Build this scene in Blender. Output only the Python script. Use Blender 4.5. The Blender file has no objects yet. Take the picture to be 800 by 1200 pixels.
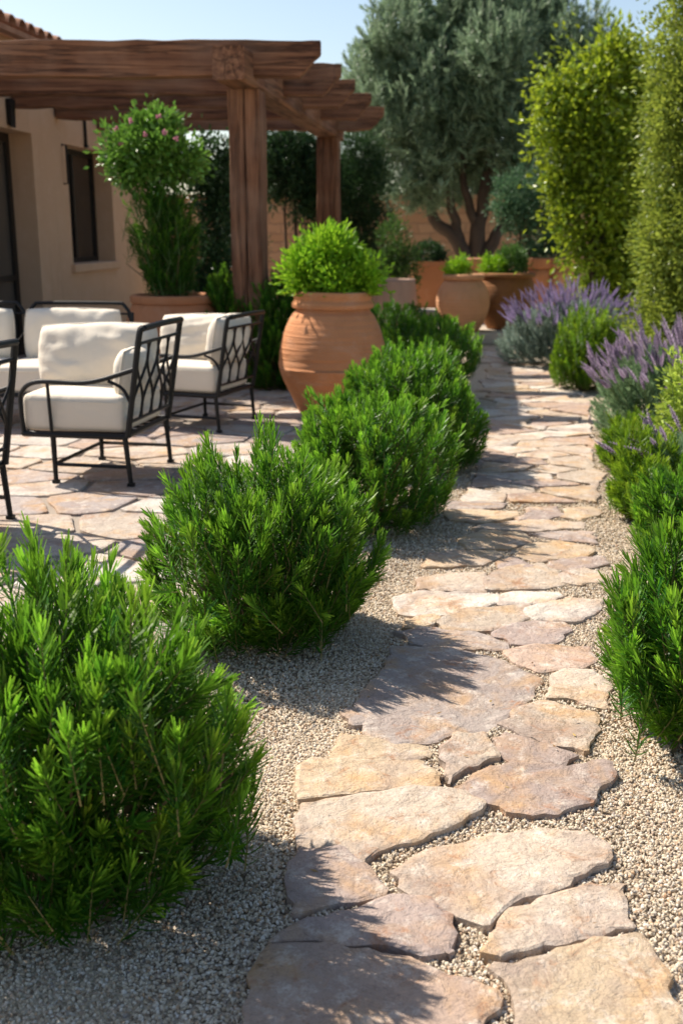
import bpy, math, random
import numpy as np
from mathutils import Vector, Matrix

scene = bpy.context.scene
C = scene.collection
R = math.radians
random.seed(4)

# ------------------------------------------------------------------ camera maths
F, HC, P = 1250.0, 1.3, math.atan(330 / 1250.0)     # focal length in photo pixels, eye height, pitch
cp, sp = math.cos(P), math.sin(P)


def ray(px, py):
    a, b = (px - 400) / F, (600 - py) / F
    return np.array([a, cp + b * sp, -sp + b * cp])


def G(px, py, z=0.0):
    """the point at height z seen at a photo pixel"""
    d = ray(px, py)
    return np.array([0, 0, HC]) + d * ((z - HC) / d[2])


def A(px, py, Y):
    """the point at distance Y seen at a photo pixel"""
    d = ray(px, py)
    return np.array([0, 0, HC]) + d * (Y / d[1])


# ------------------------------------------------------------------ object helpers
def empty(name, loc=(0, 0, 0), rz=0.0):
    o = bpy.data.objects.new(name, None)
    o.empty_display_size = 0.1
    o.location = loc
    o.rotation_euler = (0, 0, rz)
    C.objects.link(o)
    return o


def tag(o, label=None, cat=None, group=None, kind=None):
    if label: o['label'] = label
    if cat: o['category'] = cat
    if group: o['group'] = group
    if kind: o['kind'] = kind
    return o


def thing(name, label, cat, loc=(0, 0, 0), rz=0.0, group=None):
    return tag(empty(name, loc, rz), label, cat, group)


def link(name, me, mat=None, parent=None, loc=None):
    o = bpy.data.objects.new(name, me)
    C.objects.link(o)
    if mat is not None and not me.materials:
        me.materials.append(mat)
    if parent is not None:
        o.parent = parent
    if loc is not None:
        o.location = loc
    return o


def np_mesh(name, V, Fq, attrs=None, smooth=False, colors=None):
    """mesh from an (n,3) array and an (m,k) array of k-gons"""
    V = np.ascontiguousarray(V, np.float32)
    Fq = np.ascontiguousarray(Fq, np.int32)
    me = bpy.data.meshes.new(name)
    me.vertices.add(len(V)); me.vertices.foreach_set('co', V.ravel())
    m, k = Fq.shape
    me.loops.add(m * k); me.loops.foreach_set('vertex_index', Fq.ravel())
    me.polygons.add(m); me.polygons.foreach_set('loop_start', np.arange(0, m * k, k, dtype=np.int32))
    me.polygons.foreach_set('use_smooth', np.full(m, smooth))
    me.update(calc_edges=True)
    for a, v in (attrs or {}).items():
        at = me.attributes.new(a, 'FLOAT', 'POINT')
        at.data.foreach_set('value', np.ascontiguousarray(v, np.float32))
    if colors is not None:
        at = me.color_attributes.new('col', 'FLOAT_COLOR', 'POINT')
        at.data.foreach_set('color', np.ascontiguousarray(colors, np.float32).ravel())
    return me


class MB:
    def __init__(self):
        self.v, self.f = [], []

    def add(self, V, Fs):
        n = len(self.v)
        self.v.extend([tuple(map(float, p)) for p in V])
        self.f.extend([tuple(int(i) + n for i in f) for f in Fs])
        return self

    def box(self, x0, x1, y0, y1, z0, z1):
        V = [(x0, y0, z0), (x1, y0, z0), (x1, y1, z0), (x0, y1, z0), (x0, y0, z1), (x1, y0, z1), (x1, y1, z1), (x0, y1, z1)]
        return self.add(V, [(0, 3, 2, 1), (4, 5, 6, 7), (0, 1, 5, 4), (1, 2, 6, 5), (2, 3, 7, 6), (3, 0, 4, 7)])

    def tube(self, pts, r, sides=8, caps=True):
        V, Fs = tube(pts, r, sides, caps)
        return self.add(V, Fs)

    def build(self, name, mat, parent=None, smooth=False, bevel=0, loc=None, seg=2):
        me = bpy.data.meshes.new(name)
        me.from_pydata(self.v, [], self.f)
        if smooth:
            me.polygons.foreach_set('use_smooth', np.ones(len(me.polygons), bool))
        me.update()
        o = link(name, me, mat, parent, loc)
        if bevel:
            b = o.modifiers.new('bevel', 'BEVEL'); b.width = bevel; b.segments = seg; b.limit_method = 'ANGLE'
        return o


def tube(pts, r, sides=8, caps=True):
    pts = np.array(pts, float)
    n = len(pts)
    rr = np.full(n, r, float) if np.isscalar(r) else np.array(r, float)
    T = np.gradient(pts, axis=0)
    T /= np.linalg.norm(T, axis=1)[:, None] + 1e-12
    up = np.array([0, 0, 1.0]) if abs(T[0][2]) < .9 else np.array([1.0, 0, 0])
    u = np.cross(T[0], up); u /= np.linalg.norm(u)
    V = []
    for i in range(n):
        u = u - T[i] * u.dot(T[i]); u /= np.linalg.norm(u)
        w = np.cross(T[i], u)
        for k in range(sides):
            a = 2 * math.pi * k / sides
            V.append(pts[i] + rr[i] * (math.cos(a) * u + math.sin(a) * w))
    Fs = []
    for i in range(n - 1):
        for k in range(sides):
            k2 = (k + 1) % sides
            Fs.append((i * sides + k, i * sides + k2, (i + 1) * sides + k2, (i + 1) * sides + k))
    if caps:
        Fs.append(tuple(range(sides))[::-1])
        Fs.append(tuple((n - 1) * sides + k for k in range(sides)))
    return V, Fs


def smooth_path(pts, n=24):
    """Catmull-Rom through the points"""
    p = np.array(pts, float)
    q = np.vstack([2 * p[0] - p[1], p, 2 * p[-1] - p[-2]])
    out = []
    per = max(2, n // (len(p) - 1))
    for i in range(1, len(q) - 2):
        for t in np.linspace(0, 1, per, endpoint=False):
            a, b, c, d = q[i - 1], q[i], q[i + 1], q[i + 2]
            out.append(.5 * (2 * b + (c - a) * t + (2 * a - 5 * b + 4 * c - d) * t * t + (3 * b - a - 3 * c + d) * t ** 3))
    out.append(p[-1])
    return np.array(out)


def lathe(profile, seg=64, wob=0.0, seed=0, rip=0.0):
    rng = np.random.default_rng(seed)
    ph = rng.uniform(0, 6.28, 4)
    V, Fs = [], []
    n = len(profile)
    for i, (r, z) in enumerate(profile):
        for k in range(seg):
            a = 2 * math.pi * k / seg
            q = 1 + wob * (math.sin(2 * a + ph[0] + z * 2) + .6 * math.sin(3 * a + ph[1] - 3 * z) + .5 * math.sin(z * 14 + ph[2]))
            q *= 1 + rip * (math.sin(z * 150 + math.sin(a + ph[1]) * .8) + .8 * math.sin(z * 93 + ph[0]) + .7 * math.sin(z * 41 + ph[2] + .4 * math.sin(2 * a))) if r > .245 else 1
            V.append((r * q * math.cos(a), r * q * math.sin(a), z + wob * .25 * math.sin(2 * a + ph[3])))
    for i in range(n - 1):
        for k in range(seg):
            k2 = (k + 1) % seg
            Fs.append((i * seg + k, i * seg + k2, (i + 1) * seg + k2, (i + 1) * seg + k))
    return V, Fs


def sines(seed, dim=3, n=7, f0=2.0, f1=7.0):
    """a cheap smooth noise: callable on (m,dim) arrays, about -1..1"""
    rng = np.random.default_rng(seed)
    k = rng.normal(size=(n, dim)); k /= np.linalg.norm(k, axis=1)[:, None]
    k *= rng.uniform(f0, f1, (n, 1)); ph = rng.uniform(0, 6.28, n)
    return lambda X: np.sin(np.asarray(X) @ k.T + ph).sum(1) / math.sqrt(n) * .8


# ------------------------------------------------------------------ materials
class NT:
    def __init__(self, name):
        self.m = bpy.data.materials.new(name); self.m.use_nodes = True
        self.t = self.m.node_tree; self.n = self.t.nodes
        self.bsdf = self.n['Principled BSDF']; self.out = self.n['Material Output']

    def new(self, typ, **kw):
        x = self.n.new(typ)
        for k, v in kw.items():
            setattr(x, k, v)
        return x

    def l(self, a, b):
        self.t.links.new(a, b)

    def coord(self, which='Object', scale=(1, 1, 1), rot=(0, 0, 0), per_object=False):
        tc = self.new('ShaderNodeTexCoord'); mp = self.new('ShaderNodeMapping')
        mp.inputs['Scale'].default_value = scale; mp.inputs['Rotation'].default_value = rot
        self.l(tc.outputs[which], mp.inputs['Vector'])
        if per_object:
            oi = self.new('ShaderNodeObjectInfo'); ml = self.new('ShaderNodeMath', operation='MULTIPLY'); ml.inputs[1].default_value = 57.3
            self.l(oi.outputs['Random'], ml.inputs[0]); self.l(ml.outputs[0], mp.inputs['Location'])
        return mp.outputs['Vector']

    def noise(self, vec, scale, detail=4, rough=.55, dist=0):
        x = self.new('ShaderNodeTexNoise')
        x.inputs['Scale'].default_value = scale; x.inputs['Detail'].default_value = detail
        x.inputs['Roughness'].default_value = rough; x.inputs['Distortion'].default_value = dist
        if vec is not None: self.l(vec, x.inputs['Vector'])
        return x.outputs['Fac']

    def ramp(self, fac, stops, interp='LINEAR'):
        x = self.new('ShaderNodeValToRGB'); x.color_ramp.interpolation = interp
        el = x.color_ramp.elements
        while len(el) < len(stops): el.new(.5)
        for e, (p, c) in zip(el, stops):
            e.position = p; e.color = (*c, 1) if len(c) == 3 else c
        self.l(fac, x.inputs['Fac'])
        return x.outputs['Color']

    def mix(self, fac, a, b, mode='MIX'):
        x = self.new('ShaderNodeMix', data_type='RGBA', blend_type=mode)
        for i, v in ((0, fac), (6, a), (7, b)):
            if isinstance(v, (int, float)): x.inputs[i].default_value = v
            elif isinstance(v, tuple): x.inputs[i].default_value = (*v, 1) if len(v) == 3 else v
            else: self.l(v, x.inputs[i])
        return x.outputs[2]

    def math(self, op, a, b=0.0, clamp=False):
        x = self.new('ShaderNodeMath', operation=op, use_clamp=clamp)
        for i, v in ((0, a), (1, b)):
            if isinstance(v, (int, float)): x.inputs[i].default_value = v
            else: self.l(v, x.inputs[i])
        return x.outputs[0]

    def bump(self, h, strength=.5, dist=.01, normal=None):
        x = self.new('ShaderNodeBump'); x.inputs['Strength'].default_value = strength; x.inputs['Distance'].default_value = dist
        self.l(h, x.inputs['Height'])
        if normal is not None: self.l(normal, x.inputs['Normal'])
        return x.outputs['Normal']

    def finish(self, color=None, rough=None, normal=None, spec=None, metal=None):
        b = self.bsdf
        for nm, v in (('Base Color', color), ('Roughness', rough), ('Normal', normal), ('Specular IOR Level', spec), ('Metallic', metal)):
            if v is None: continue
            if isinstance(v, tuple): b.inputs[nm].default_value = (*v, 1)
            elif isinstance(v, (int, float)): b.inputs[nm].default_value = v
            else: self.l(v, b.inputs[nm])
        return self.m


def leaf_mat(name, old, new, var=.35, transl=.35, rough=.42, spec=.35, tcol=None, hue=.015):
    """leaves: attribute tip blends old growth to new growth, attribute rnd varies each spray"""
    t = NT(name)
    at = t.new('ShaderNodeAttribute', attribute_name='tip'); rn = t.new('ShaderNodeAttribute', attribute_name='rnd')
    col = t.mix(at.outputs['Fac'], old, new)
    hs = t.new('ShaderNodeHueSaturation')
    t.l(col, hs.inputs['Color'])
    v = t.math('MULTIPLY_ADD', rn.outputs['Fac'], var * 2); t.n[-1].inputs[2].default_value = 1 - var
    t.l(v, hs.inputs['Value'])
    hh = t.math('MULTIPLY_ADD', rn.outputs['Fac'], hue * 2); t.n[-1].inputs[2].default_value = .5 - hue
    t.l(hh, hs.inputs['Hue'])
    t.finish(hs.outputs['Color'], rough, None, spec)
    tr = t.new('ShaderNodeBsdfTranslucent')
    tc = t.mix(.55, hs.outputs['Color'], tcol or new)
    t.l(tc, tr.inputs['Color'])
    ms = t.new('ShaderNodeMixShader'); ms.inputs[0].default_value = transl
    t.l(t.bsdf.outputs[0], ms.inputs[1]); t.l(tr.outputs[0], ms.inputs[2]); t.l(ms.outputs[0], t.out.inputs[0])
    return t.m


def plain(name, col, rough=.6, spec=.4, metal=0.0, bump=0.0, bscale=60, vary=.12, vscale=8):
    t = NT(name)
    v = t.coord('Object')
    n = t.noise(v, vscale, 5)
    c = t.mix(n, tuple(x * (1 - vary) for x in col), tuple(min(1, x * (1 + vary)) for x in col))
    nm = t.bump(t.noise(v, bscale, 4), bump, .004) if bump else None
    return t.finish(c, rough, nm, spec, metal)


def stone_mat(name, from_attr):
    t = NT(name)
    v = t.coord('Object', per_object=not from_attr)
    if from_attr:
        base = t.new('ShaderNodeAttribute', attribute_name='col').outputs['Color']
    else:
        base = t.new('ShaderNodeObjectInfo').outputs['Color']
    warm = t.ramp(t.noise(v, 5.5, 5, .6, .6), [(.47, (0, 0, 0)), (.66, (1, 1, 1))])
    c = t.mix(t.math('MULTIPLY', warm, .7), base, (.47, .28, .13))
    grey = t.ramp(t.noise(v, 3.7, 4, .6, .3), [(.48, (0, 0, 0)), (.66, (1, 1, 1))])
    c = t.mix(t.math('MULTIPLY', grey, .7), c, (.29, .225, .20))
    rust = t.ramp(t.noise(v, 9, 6, .7, 1.2), [(.56, (0, 0, 0)), (.68, (1, 1, 1))])
    c = t.mix(t.math('MULTIPLY', rust, .7), c, (.33, .15, .07))
    chalk = t.ramp(t.noise(v, 16, 8, .75), [(.52, (0, 0, 0)), (.70, (1, 1, 1))])
    c = t.mix(t.math('MULTIPLY', chalk, .75), c, (.64, .57, .50))
    vein = t.ramp(t.noise(v, 7, 6, .7, 1.0), [(.485, (0, 0, 0)), (.5, (1, 1, 1)), (.515, (0, 0, 0))])
    c = t.mix(t.math('MULTIPLY', vein, .45), c, (.17, .11, .08))
    grain = t.noise(v, 140, 4, .7)
    c = t.mix(t.ramp(grain, [(.3, (1, 1, 1)), (.46, (0, 0, 0))]), c, t.mix(.5, c, (.16, .12, .10)))
    v2 = t.coord('Object', (1, 1.6, 1), (0, 0, .5), per_object=not from_attr)
    h1 = t.noise(v2, 9, 7, .62, .8)
    terr = t.ramp(h1, [(.36, (.0,) * 3), (.40, (.30,) * 3), (.52, (.40,) * 3), (.55, (.75,) * 3), (.66, (1,) * 3)])
    n1 = t.bump(terr, .3, .010)
    n1 = t.bump(t.noise(v, 18, 6, .65, .4), .8, .020, n1)
    n2 = t.bump(t.noise(v, 80, 7, .7), .6, .005, n1)
    return t.finish(c, .85, n2, .25)


def wood_mat(name, axis):
    t = NT(name)
    s = {'x': (.7, 16, 16), 'y': (16, .7, 16), 'z': (16, 16, .7)}[axis]
    v = t.coord('Object', s, per_object=True)
    n = t.noise(v, 1.6, 8, .65, .12)
    c = t.ramp(n, [(.28, (.05, .02, .011)), (.45, (.15, .065, .034)), (.6, (.25, .115, .06)), (.78, (.36, .19, .11))])
    n2 = t.noise(t.coord('Object', tuple(q * .35 for q in s), per_object=True), 2.0, 6, .6, .25)
    crack = t.ramp(n2, [(.47, (0, 0, 0)), (.495, (1, 1, 1)), (.505, (1, 1, 1)), (.53, (0, 0, 0))])
    c = t.mix(t.math('MULTIPLY', crack, .6), c, (.03, .013, .008))
    weath = t.noise(t.coord('Object', per_object=True), 2.3, 4)
    c = t.mix(t.ramp(weath, [(.45, (0, 0, 0)), (.75, (.7, .7, .7))]), c, (.27, .16, .105))
    h = t.math('SUBTRACT', n, t.math('MULTIPLY', crack, .6))
    return t.finish(c, .75, t.bump(h, .8, .013), .25)


def terracotta(name, col, pale=.35, ridges=True, dark=None):
    t = NT(name)
    v = t.coord('Object', per_object=True)
    c = t.mix(t.noise(v, 3, 5, .6, .4), tuple(x * .8 for x in col), tuple(min(1, x * 1.18) for x in col))
    p = t.ramp(t.noise(v, 4.5, 8, .7, .5), [(.52, (0, 0, 0)), (.78, (1, 1, 1))])
    c = t.mix(t.math('MULTIPLY', p, pale), c, (.62, .44, .32))
    sm = t.ramp(t.noise(t.coord('Object', (9, 9, 1.2), per_object=True), 1.2, 5), [(.58, (0, 0, 0)), (.75, (1, 1, 1))])
    c = t.mix(t.math('MULTIPLY', sm, .3), c, dark or tuple(x * .5 for x in col))
    nm = t.bump(t.noise(v, 45, 6, .65), .3, .006)
    if ridges:
        zr = t.noise(t.coord('Object', (.5, .5, 26), per_object=True), 1.6, 5, .6)
        nm = t.bump(zr, .9, .02, nm)
    return t.finish(c, .82, nm, .25)


M = {}
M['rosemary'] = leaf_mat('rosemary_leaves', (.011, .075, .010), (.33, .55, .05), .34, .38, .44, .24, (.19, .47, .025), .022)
M['rosemary_yellow'] = leaf_mat('fresh_rosemary_leaves', (.04, .13, .010), (.34, .47, .035), .3, .38, .42, .3, (.28, .46, .025))
M['rosemary_deep'] = leaf_mat('deep_rosemary_leaves', (.018, .085, .008), (.13, .28, .022), .35, .32, .48, .22)
M['rosemary_mid'] = leaf_mat('mid_rosemary_leaves', (.022, .11, .012), (.20, .40, .035), .35, .38, .46, .24)
M['lavender_leaf'] = leaf_mat('lavender_leaves', (.13, .23, .11), (.27, .38, .20), .3, .3, .6, .25)
M['lavender_blue'] = leaf_mat('blue_lavender_leaves', (.19, .27, .22), (.37, .45, .38), .3, .3, .65, .2)
M['lime'] = leaf_mat('lime_leaves', (.13, .24, .02), (.45, .55, .09), .35, .35, .4, .4)
M['bright'] = leaf_mat('bright_leaves', (.11, .30, .012), (.34, .56, .035), .3, .34, .4, .4)
M['olive'] = leaf_mat('olive_leaves', (.09, .155, .08), (.27, .37, .23), .4, .38, .5, .35, hue=.01)
M['citrus'] = leaf_mat('yellow_green_leaves', (.05, .14, .016), (.34, .44, .03), .45, .42, .35, .45, (.42, .48, .03))
M['column'] = leaf_mat('column_leaves', (.08, .16, .018), (.31, .375, .06), .42, .38, .4, .45, (.38, .43, .06))
M['darkleaf'] = leaf_mat('dark_leaves', (.018, .05, .018), (.05, .11, .035), .4, .22, .45, .35)
M['midleaf'] = leaf_mat('mid_green_leaves', (.035, .10, .022), (.10, .20, .04), .35, .28, .42, .4)
M['bluish'] = leaf_mat('bluish_leaves', (.03, .075, .045), (.075, .145, .085), .35, .2, .5, .35)
M['midblue'] = leaf_mat('blue_green_leaves', (.04, .10, .05), (.11, .21, .10), .35, .26, .5, .35)
M['crownleaf'] = leaf_mat('glossy_leaves', (.055, .16, .02), (.17, .34, .05), .4, .3, .35, .5)
M['purple'] = leaf_mat('lavender_flowers', (.22, .165, .31), (.36, .29, .48), .3, .3, .7, .2, (.40, .31, .56), .02)
M['mauve'] = leaf_mat('faded_lavender_flowers', (.27, .20, .29), (.43, .34, .46), .3, .3, .7, .2, (.42, .31, .48), .02)
M['pink'] = leaf_mat('pink_petals', (.55, .22, .30), (.65, .30, .40), .2, .3, .5, .3)
M['twig'] = plain('twig_bark', (.12, .095, .05), .8, .2)
M['sprigstem'] = plain('sprig_stem', (.20, .17, .07), .75, .2)
M['greenstem'] = plain('green_stem', (.12, .17, .06), .7, .2)
M['bark'] = plain('tree_bark', (.075, .055, .042), .9, .2, bump=.8, bscale=18, vary=.4)
M['iron'] = plain('black_iron', (.007, .007, .0075), .5, .3, 0, .25, 120, .3)
M['blackframe'] = plain('black_frame', (.012, .011, .010), .45, .4)
M['terra'] = terracotta('terracotta_clay', (.55, .235, .105), .4)
M['terra_orange'] = terracotta('orange_terracotta', (.45, .185, .085), .2, False)
M['terra_pale'] = terracotta('pale_terracotta', (.56, .285, .15), .35)
M['terra_pink'] = terracotta('pinkish_clay', (.40, .26, .195), .3, False)
M['glaze'] = terracotta('brown_glazed_clay', (.24, .105, .040), .05, True, (.06, .03, .015))
M['soil'] = plain('potting_soil', (.05, .035, .025), .95, .1, bump=1, bscale=40)
M['flag'] = stone_mat('flagstone', False)
M['patio'] = stone_mat('patio_stone', True)
M['wood_x'] = wood_mat('weathered_timber_x', 'x'); M['wood_y'] = wood_mat('weathered_timber_y', 'y'); M['wood_z'] = wood_mat('weathered_timber_z', 'z')
M['stone_step'] = plain('pale_step_stone', (.46, .40, .33), .85, .2, bump=.8, bscale=30, vary=.25, vscale=5)

# cushion linen
t = NT('cream_linen'); v = t.coord('Object')
w1 = t.new('ShaderNodeTexWave', bands_direction='X'); w1.inputs['Scale'].default_value = 160; t.l(v, w1.inputs['Vector'])
w2 = t.new('ShaderNodeTexWave', bands_direction='Z'); w2.inputs['Scale'].default_value = 160; t.l(v, w2.inputs['Vector'])
wv = t.math('ADD', w1.outputs['Fac'], w2.outputs['Fac'])
nm = t.bump(t.noise(v, 7, 3, .5, .6), .5, .02); nm = t.bump(wv, .12, .001, nm)
M['linen'] = t.finish(t.mix(t.noise(v, 5, 4), (.66, .585, .48), (.73, .655, .55)), .9, nm, .15)
M['linen'].node_tree.nodes['Principled BSDF'].inputs['Sheen Weight'].default_value = .1

# stucco
t = NT('tan_stucco'); v = t.coord('Object')
c = t.mix(t.noise(v, 1.3, 5, .6, .5), (.55, .355, .225), (.66, .45, .30))
c = t.mix(t.ramp(t.noise(v, 6, 6, .7), [(.5, (0, 0, 0)), (.8, (.5, .5, .5))]), c, (.70, .51, .37))
streak = t.ramp(t.noise(t.coord('Object', (3, 3, .35)), 2.2, 5, .6), [(.55, (0, 0, 0)), (.75, (.4, .4, .4))])
c = t.mix(streak, c, (.44, .28, .18))
M['stucco'] = t.finish(c, .92, t.bump(t.noise(v, 22, 8, .7), .5, .012), .15)

# rubble garden wall
t = NT('ochre_rubble_wall'); v = t.coord('Object')
wv = t.new('ShaderNodeVectorMath', operation='ADD')
nz = t.new('ShaderNodeTexNoise'); nz.inputs['Scale'].default_value = 3; t.l(v, nz.inputs['Vector'])
vm = t.new('ShaderNodeVectorMath', operation='SCALE'); vm.inputs['Scale'].default_value = .12; t.l(nz.outputs['Color'], vm.inputs[0])
mp = t.coord('Object', (1, 1, 1), (math.pi / 2, 0, 0)); t.l(mp, wv.inputs[0]); t.l(vm.outputs[0], wv.inputs[1])
bk = t.new('ShaderNodeTexBrick'); t.l(wv.outputs[0], bk.inputs['Vector'])
bk.inputs['Scale'].default_value = 1.0; bk.inputs['Brick Width'].default_value = .42; bk.inputs['Row Height'].default_value = .17
bk.inputs['Mortar Size'].default_value = .014; bk.inputs['Color1'].default_value = (.38, .215, .125, 1); bk.inputs['Color2'].default_value = (.47, .29, .18, 1)
bk.inputs['Mortar'].default_value = (.30, .19, .125, 1); bk.inputs['Mortar Smooth'].default_value = .4
c = t.mix(t.math('MULTIPLY', t.noise(v, 2, 6, .65), .5), bk.outputs['Color'], (.44, .28, .18))
nm = t.bump(t.math('SUBTRACT', 1.0, bk.outputs['Fac']), .7, .03); nm = t.bump(t.noise(v, 14, 7, .7), .6, .02, nm)
M['rubble'] = t.finish(c, .92, nm, .15)

# roof tiles
t = NT('clay_roof_tile'); v = t.coord('Object')
c = t.mix(t.noise(v, 5, 5, .6), (.22, .095, .055), (.50, .29, .19))
M['rooftile'] = t.finish(c, .9, t.bump(t.noise(v, 30, 6), .5, .01), .15)

# window glass over a dark room: dark, glossy
t = NT('dark_window_glass'); v = t.coord('Object')
M['glass'] = t.finish(t.mix(t.noise(v, 1.6, 2), (.012, .011, .010), (.05, .04, .032)), .06, None, .6)
t = NT('door_glass'); v = t.coord('Object')
M['doorglass'] = t.finish(t.mix(t.noise(v, 1.2, 2), (.05, .043, .036), (.13, .11, .09)), .15, None, .5)

# gravel bed
t = NT('gravel_bed'); v = t.coord('Object')
vo = t.new('ShaderNodeTexVoronoi'); vo.inputs['Scale'].default_value = 105; t.l(v, vo.inputs['Vector'])
c = t.ramp(t.new('ShaderNodeSeparateColor').outputs[0] if False else vo.outputs['Distance'], [(0, (.52, .43, .325)), (.6, (.43, .35, .255)), (1, (.27, .21, .15))])
sep = t.new('ShaderNodeSeparateColor'); t.l(vo.outputs['Color'], sep.inputs[0])
pc = t.ramp(sep.outputs[0], [(0, (.36, .28, .20)), (.25, (.52, .42, .30)), (.6, (.62, .52, .40)), (.85, (.68, .59, .48)), (1, (.46, .31, .20))])
c = t.mix(.65, c, pc)
c = t.mix(t.math('MULTIPLY', t.noise(v, 2.2, 4), .3), c, (.42, .33, .25))
nm = t.bump(t.math('SUBTRACT', 1.0, vo.outputs['Distance']), 1.0, .008)
M['gravelbed'] = t.finish(c, .95, nm, .1)

# pebbles
t = NT('pebble')
rd = t.new('ShaderNodeObjectInfo').outputs['Random']
c = t.ramp(rd, [(0, (.16, .115, .08)), (.12, (.36, .275, .19)), (.4, (.52, .43, .32)), (.68, (.59, .51, .40)), (.84, (.66, .60, .52)), (.92, (.46, .29, .17)), (1, (.26, .235, .215))])
M['pebble'] = t.finish(c, .85, None, .2)

# ------------------------------------------------------------------ plants
def needles(tips, d, L, n, nl, nw, seed, a0=64, a1=11, curve=.30, wide_tip=.45, newness=1.0):
    """needle sprays: S sprigs ending at `tips`, pointing along d, L long, n needles each -> V, quads, tip, rnd, stem lines"""
    rng = np.random.default_rng(seed)
    S = len(tips)
    L = np.broadcast_to(np.asarray(L, float), (S,))
    base = tips - d * L[:, None]
    h = np.where(np.abs(d[:, 2:3]) < .9, [[0, 0, 1.0]], [[1.0, 0, 0]])
    u = np.cross(d, h); u /= np.linalg.norm(u, axis=1)[:, None]
    w = np.cross(d, u)
    j = np.arange(n)
    s = np.clip(.04 + .96 * ((j + .5) / n) ** .85 + rng.normal(0, .012, (S, n)), 0.02, 1)
    phi = j * 2.399 + rng.uniform(0, 6.28, (S, 1)) + rng.normal(0, .25, (S, n))
    ang = np.radians(a0 + (a1 - a0) * s ** 1.6 + rng.normal(0, 6, (S, n)))
    ln = nl * (.72 + .42 * np.sin(np.pi * np.clip(s * .9, 0, 1))) * rng.uniform(.8, 1.15, (S, n)) * np.where(s > .93, .8, 1)
    rad = u[:, None, :] * np.cos(phi)[..., None] + w[:, None, :] * np.sin(phi)[..., None]
    tan = -u[:, None, :] * np.sin(phi)[..., None] + w[:, None, :] * np.cos(phi)[..., None]
    nd = d[:, None, :] * np.cos(ang)[..., None] + rad * np.sin(ang)[..., None]
    p0 = base[:, None, :] + d[:, None, :] * (s * L[:, None])[..., None]
    bend = d[:, None, :] * (curve * ln)[..., None]
    mid = p0 + nd * (ln * .55)[..., None]
    tip = p0 + nd * (ln * .95)[..., None] + bend * .45
    wv = tan * (nw * rng.uniform(.8, 1.2, (S, n)))[..., None] * .5
    V = np.stack([p0 - wv * .55, p0 + wv * .55, mid + wv, mid - wv, tip + wv * wide_tip, tip - wv * wide_tip], 2).reshape(-1, 3)
    N = S * n
    b = np.arange(N)[:, None] * 6
    Fq = np.concatenate([b + [0, 1, 2, 3], b + [3, 2, 4, 5]], 1).reshape(-1, 4)
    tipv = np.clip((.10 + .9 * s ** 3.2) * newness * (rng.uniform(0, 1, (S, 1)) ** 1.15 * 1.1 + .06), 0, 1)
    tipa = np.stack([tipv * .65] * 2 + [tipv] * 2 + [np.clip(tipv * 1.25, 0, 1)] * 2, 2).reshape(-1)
    rnd = np.broadcast_to((rng.uniform(0, 1, (S, 1)) * .7 + rng.uniform(0, 1, (S, n)) * .3)[..., None], (S, n, 6)).reshape(-1)
    return V, Fq, tipa, rnd, base


def stems_mesh(name, a, b, r0, r1):
    """three-sided stems from points a to points b, as arrays"""
    d = b - a; d /= np.linalg.norm(d, axis=1)[:, None] + 1e-9
    h = np.where(np.abs(d[:, 2:3]) < .9, [[0, 0, 1.0]], [[1.0, 0, 0]])
    u = np.cross(d, h); u /= np.linalg.norm(u, axis=1)[:, None]; w = np.cross(d, u)
    ring = [math.cos(q) * u + math.sin(q) * w for q in (0, 2.094, 4.189)]
    V = np.stack([a + k * r0 for k in ring] + [b + k * r1 for k in ring], 1).reshape(-1, 3)
    i = np.arange(len(a))[:, None] * 6
    Fq = np.concatenate([i + [0, 1, 4, 3], i + [1, 2, 5, 4], i + [2, 0, 3, 5]], 1).reshape(-1, 4)
    return np_mesh(name, V, Fq)


def dome(rng, n, rx, ry, rz, zc, seed, low=-.6, lump=.13, inner=.4, f1=5.5, zpow=1.0):
    zz = low + (1 - low) * rng.uniform(0, 1, n) ** zpow; ph = rng.uniform(0, 2 * math.pi, n)
    q = np.sqrt(1 - zz ** 2)
    dr = np.stack([q * np.cos(ph), q * np.sin(ph), zz], 1)
    f = 1 + lump * sines(seed, 3, 8, 2, f1)(dr)
    dep = np.where(rng.uniform(0, 1, n) < inner, rng.uniform(.5, .93, n), rng.uniform(.93, 1.03, n))
    pts = dr * [rx, ry, rz] * (f * dep)[:, None] + [0, 0, zc]
    nr = dr / [rx, ry, rz]; nr /= np.linalg.norm(nr, axis=1)[:, None]
    return pts, nr, dr


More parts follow.
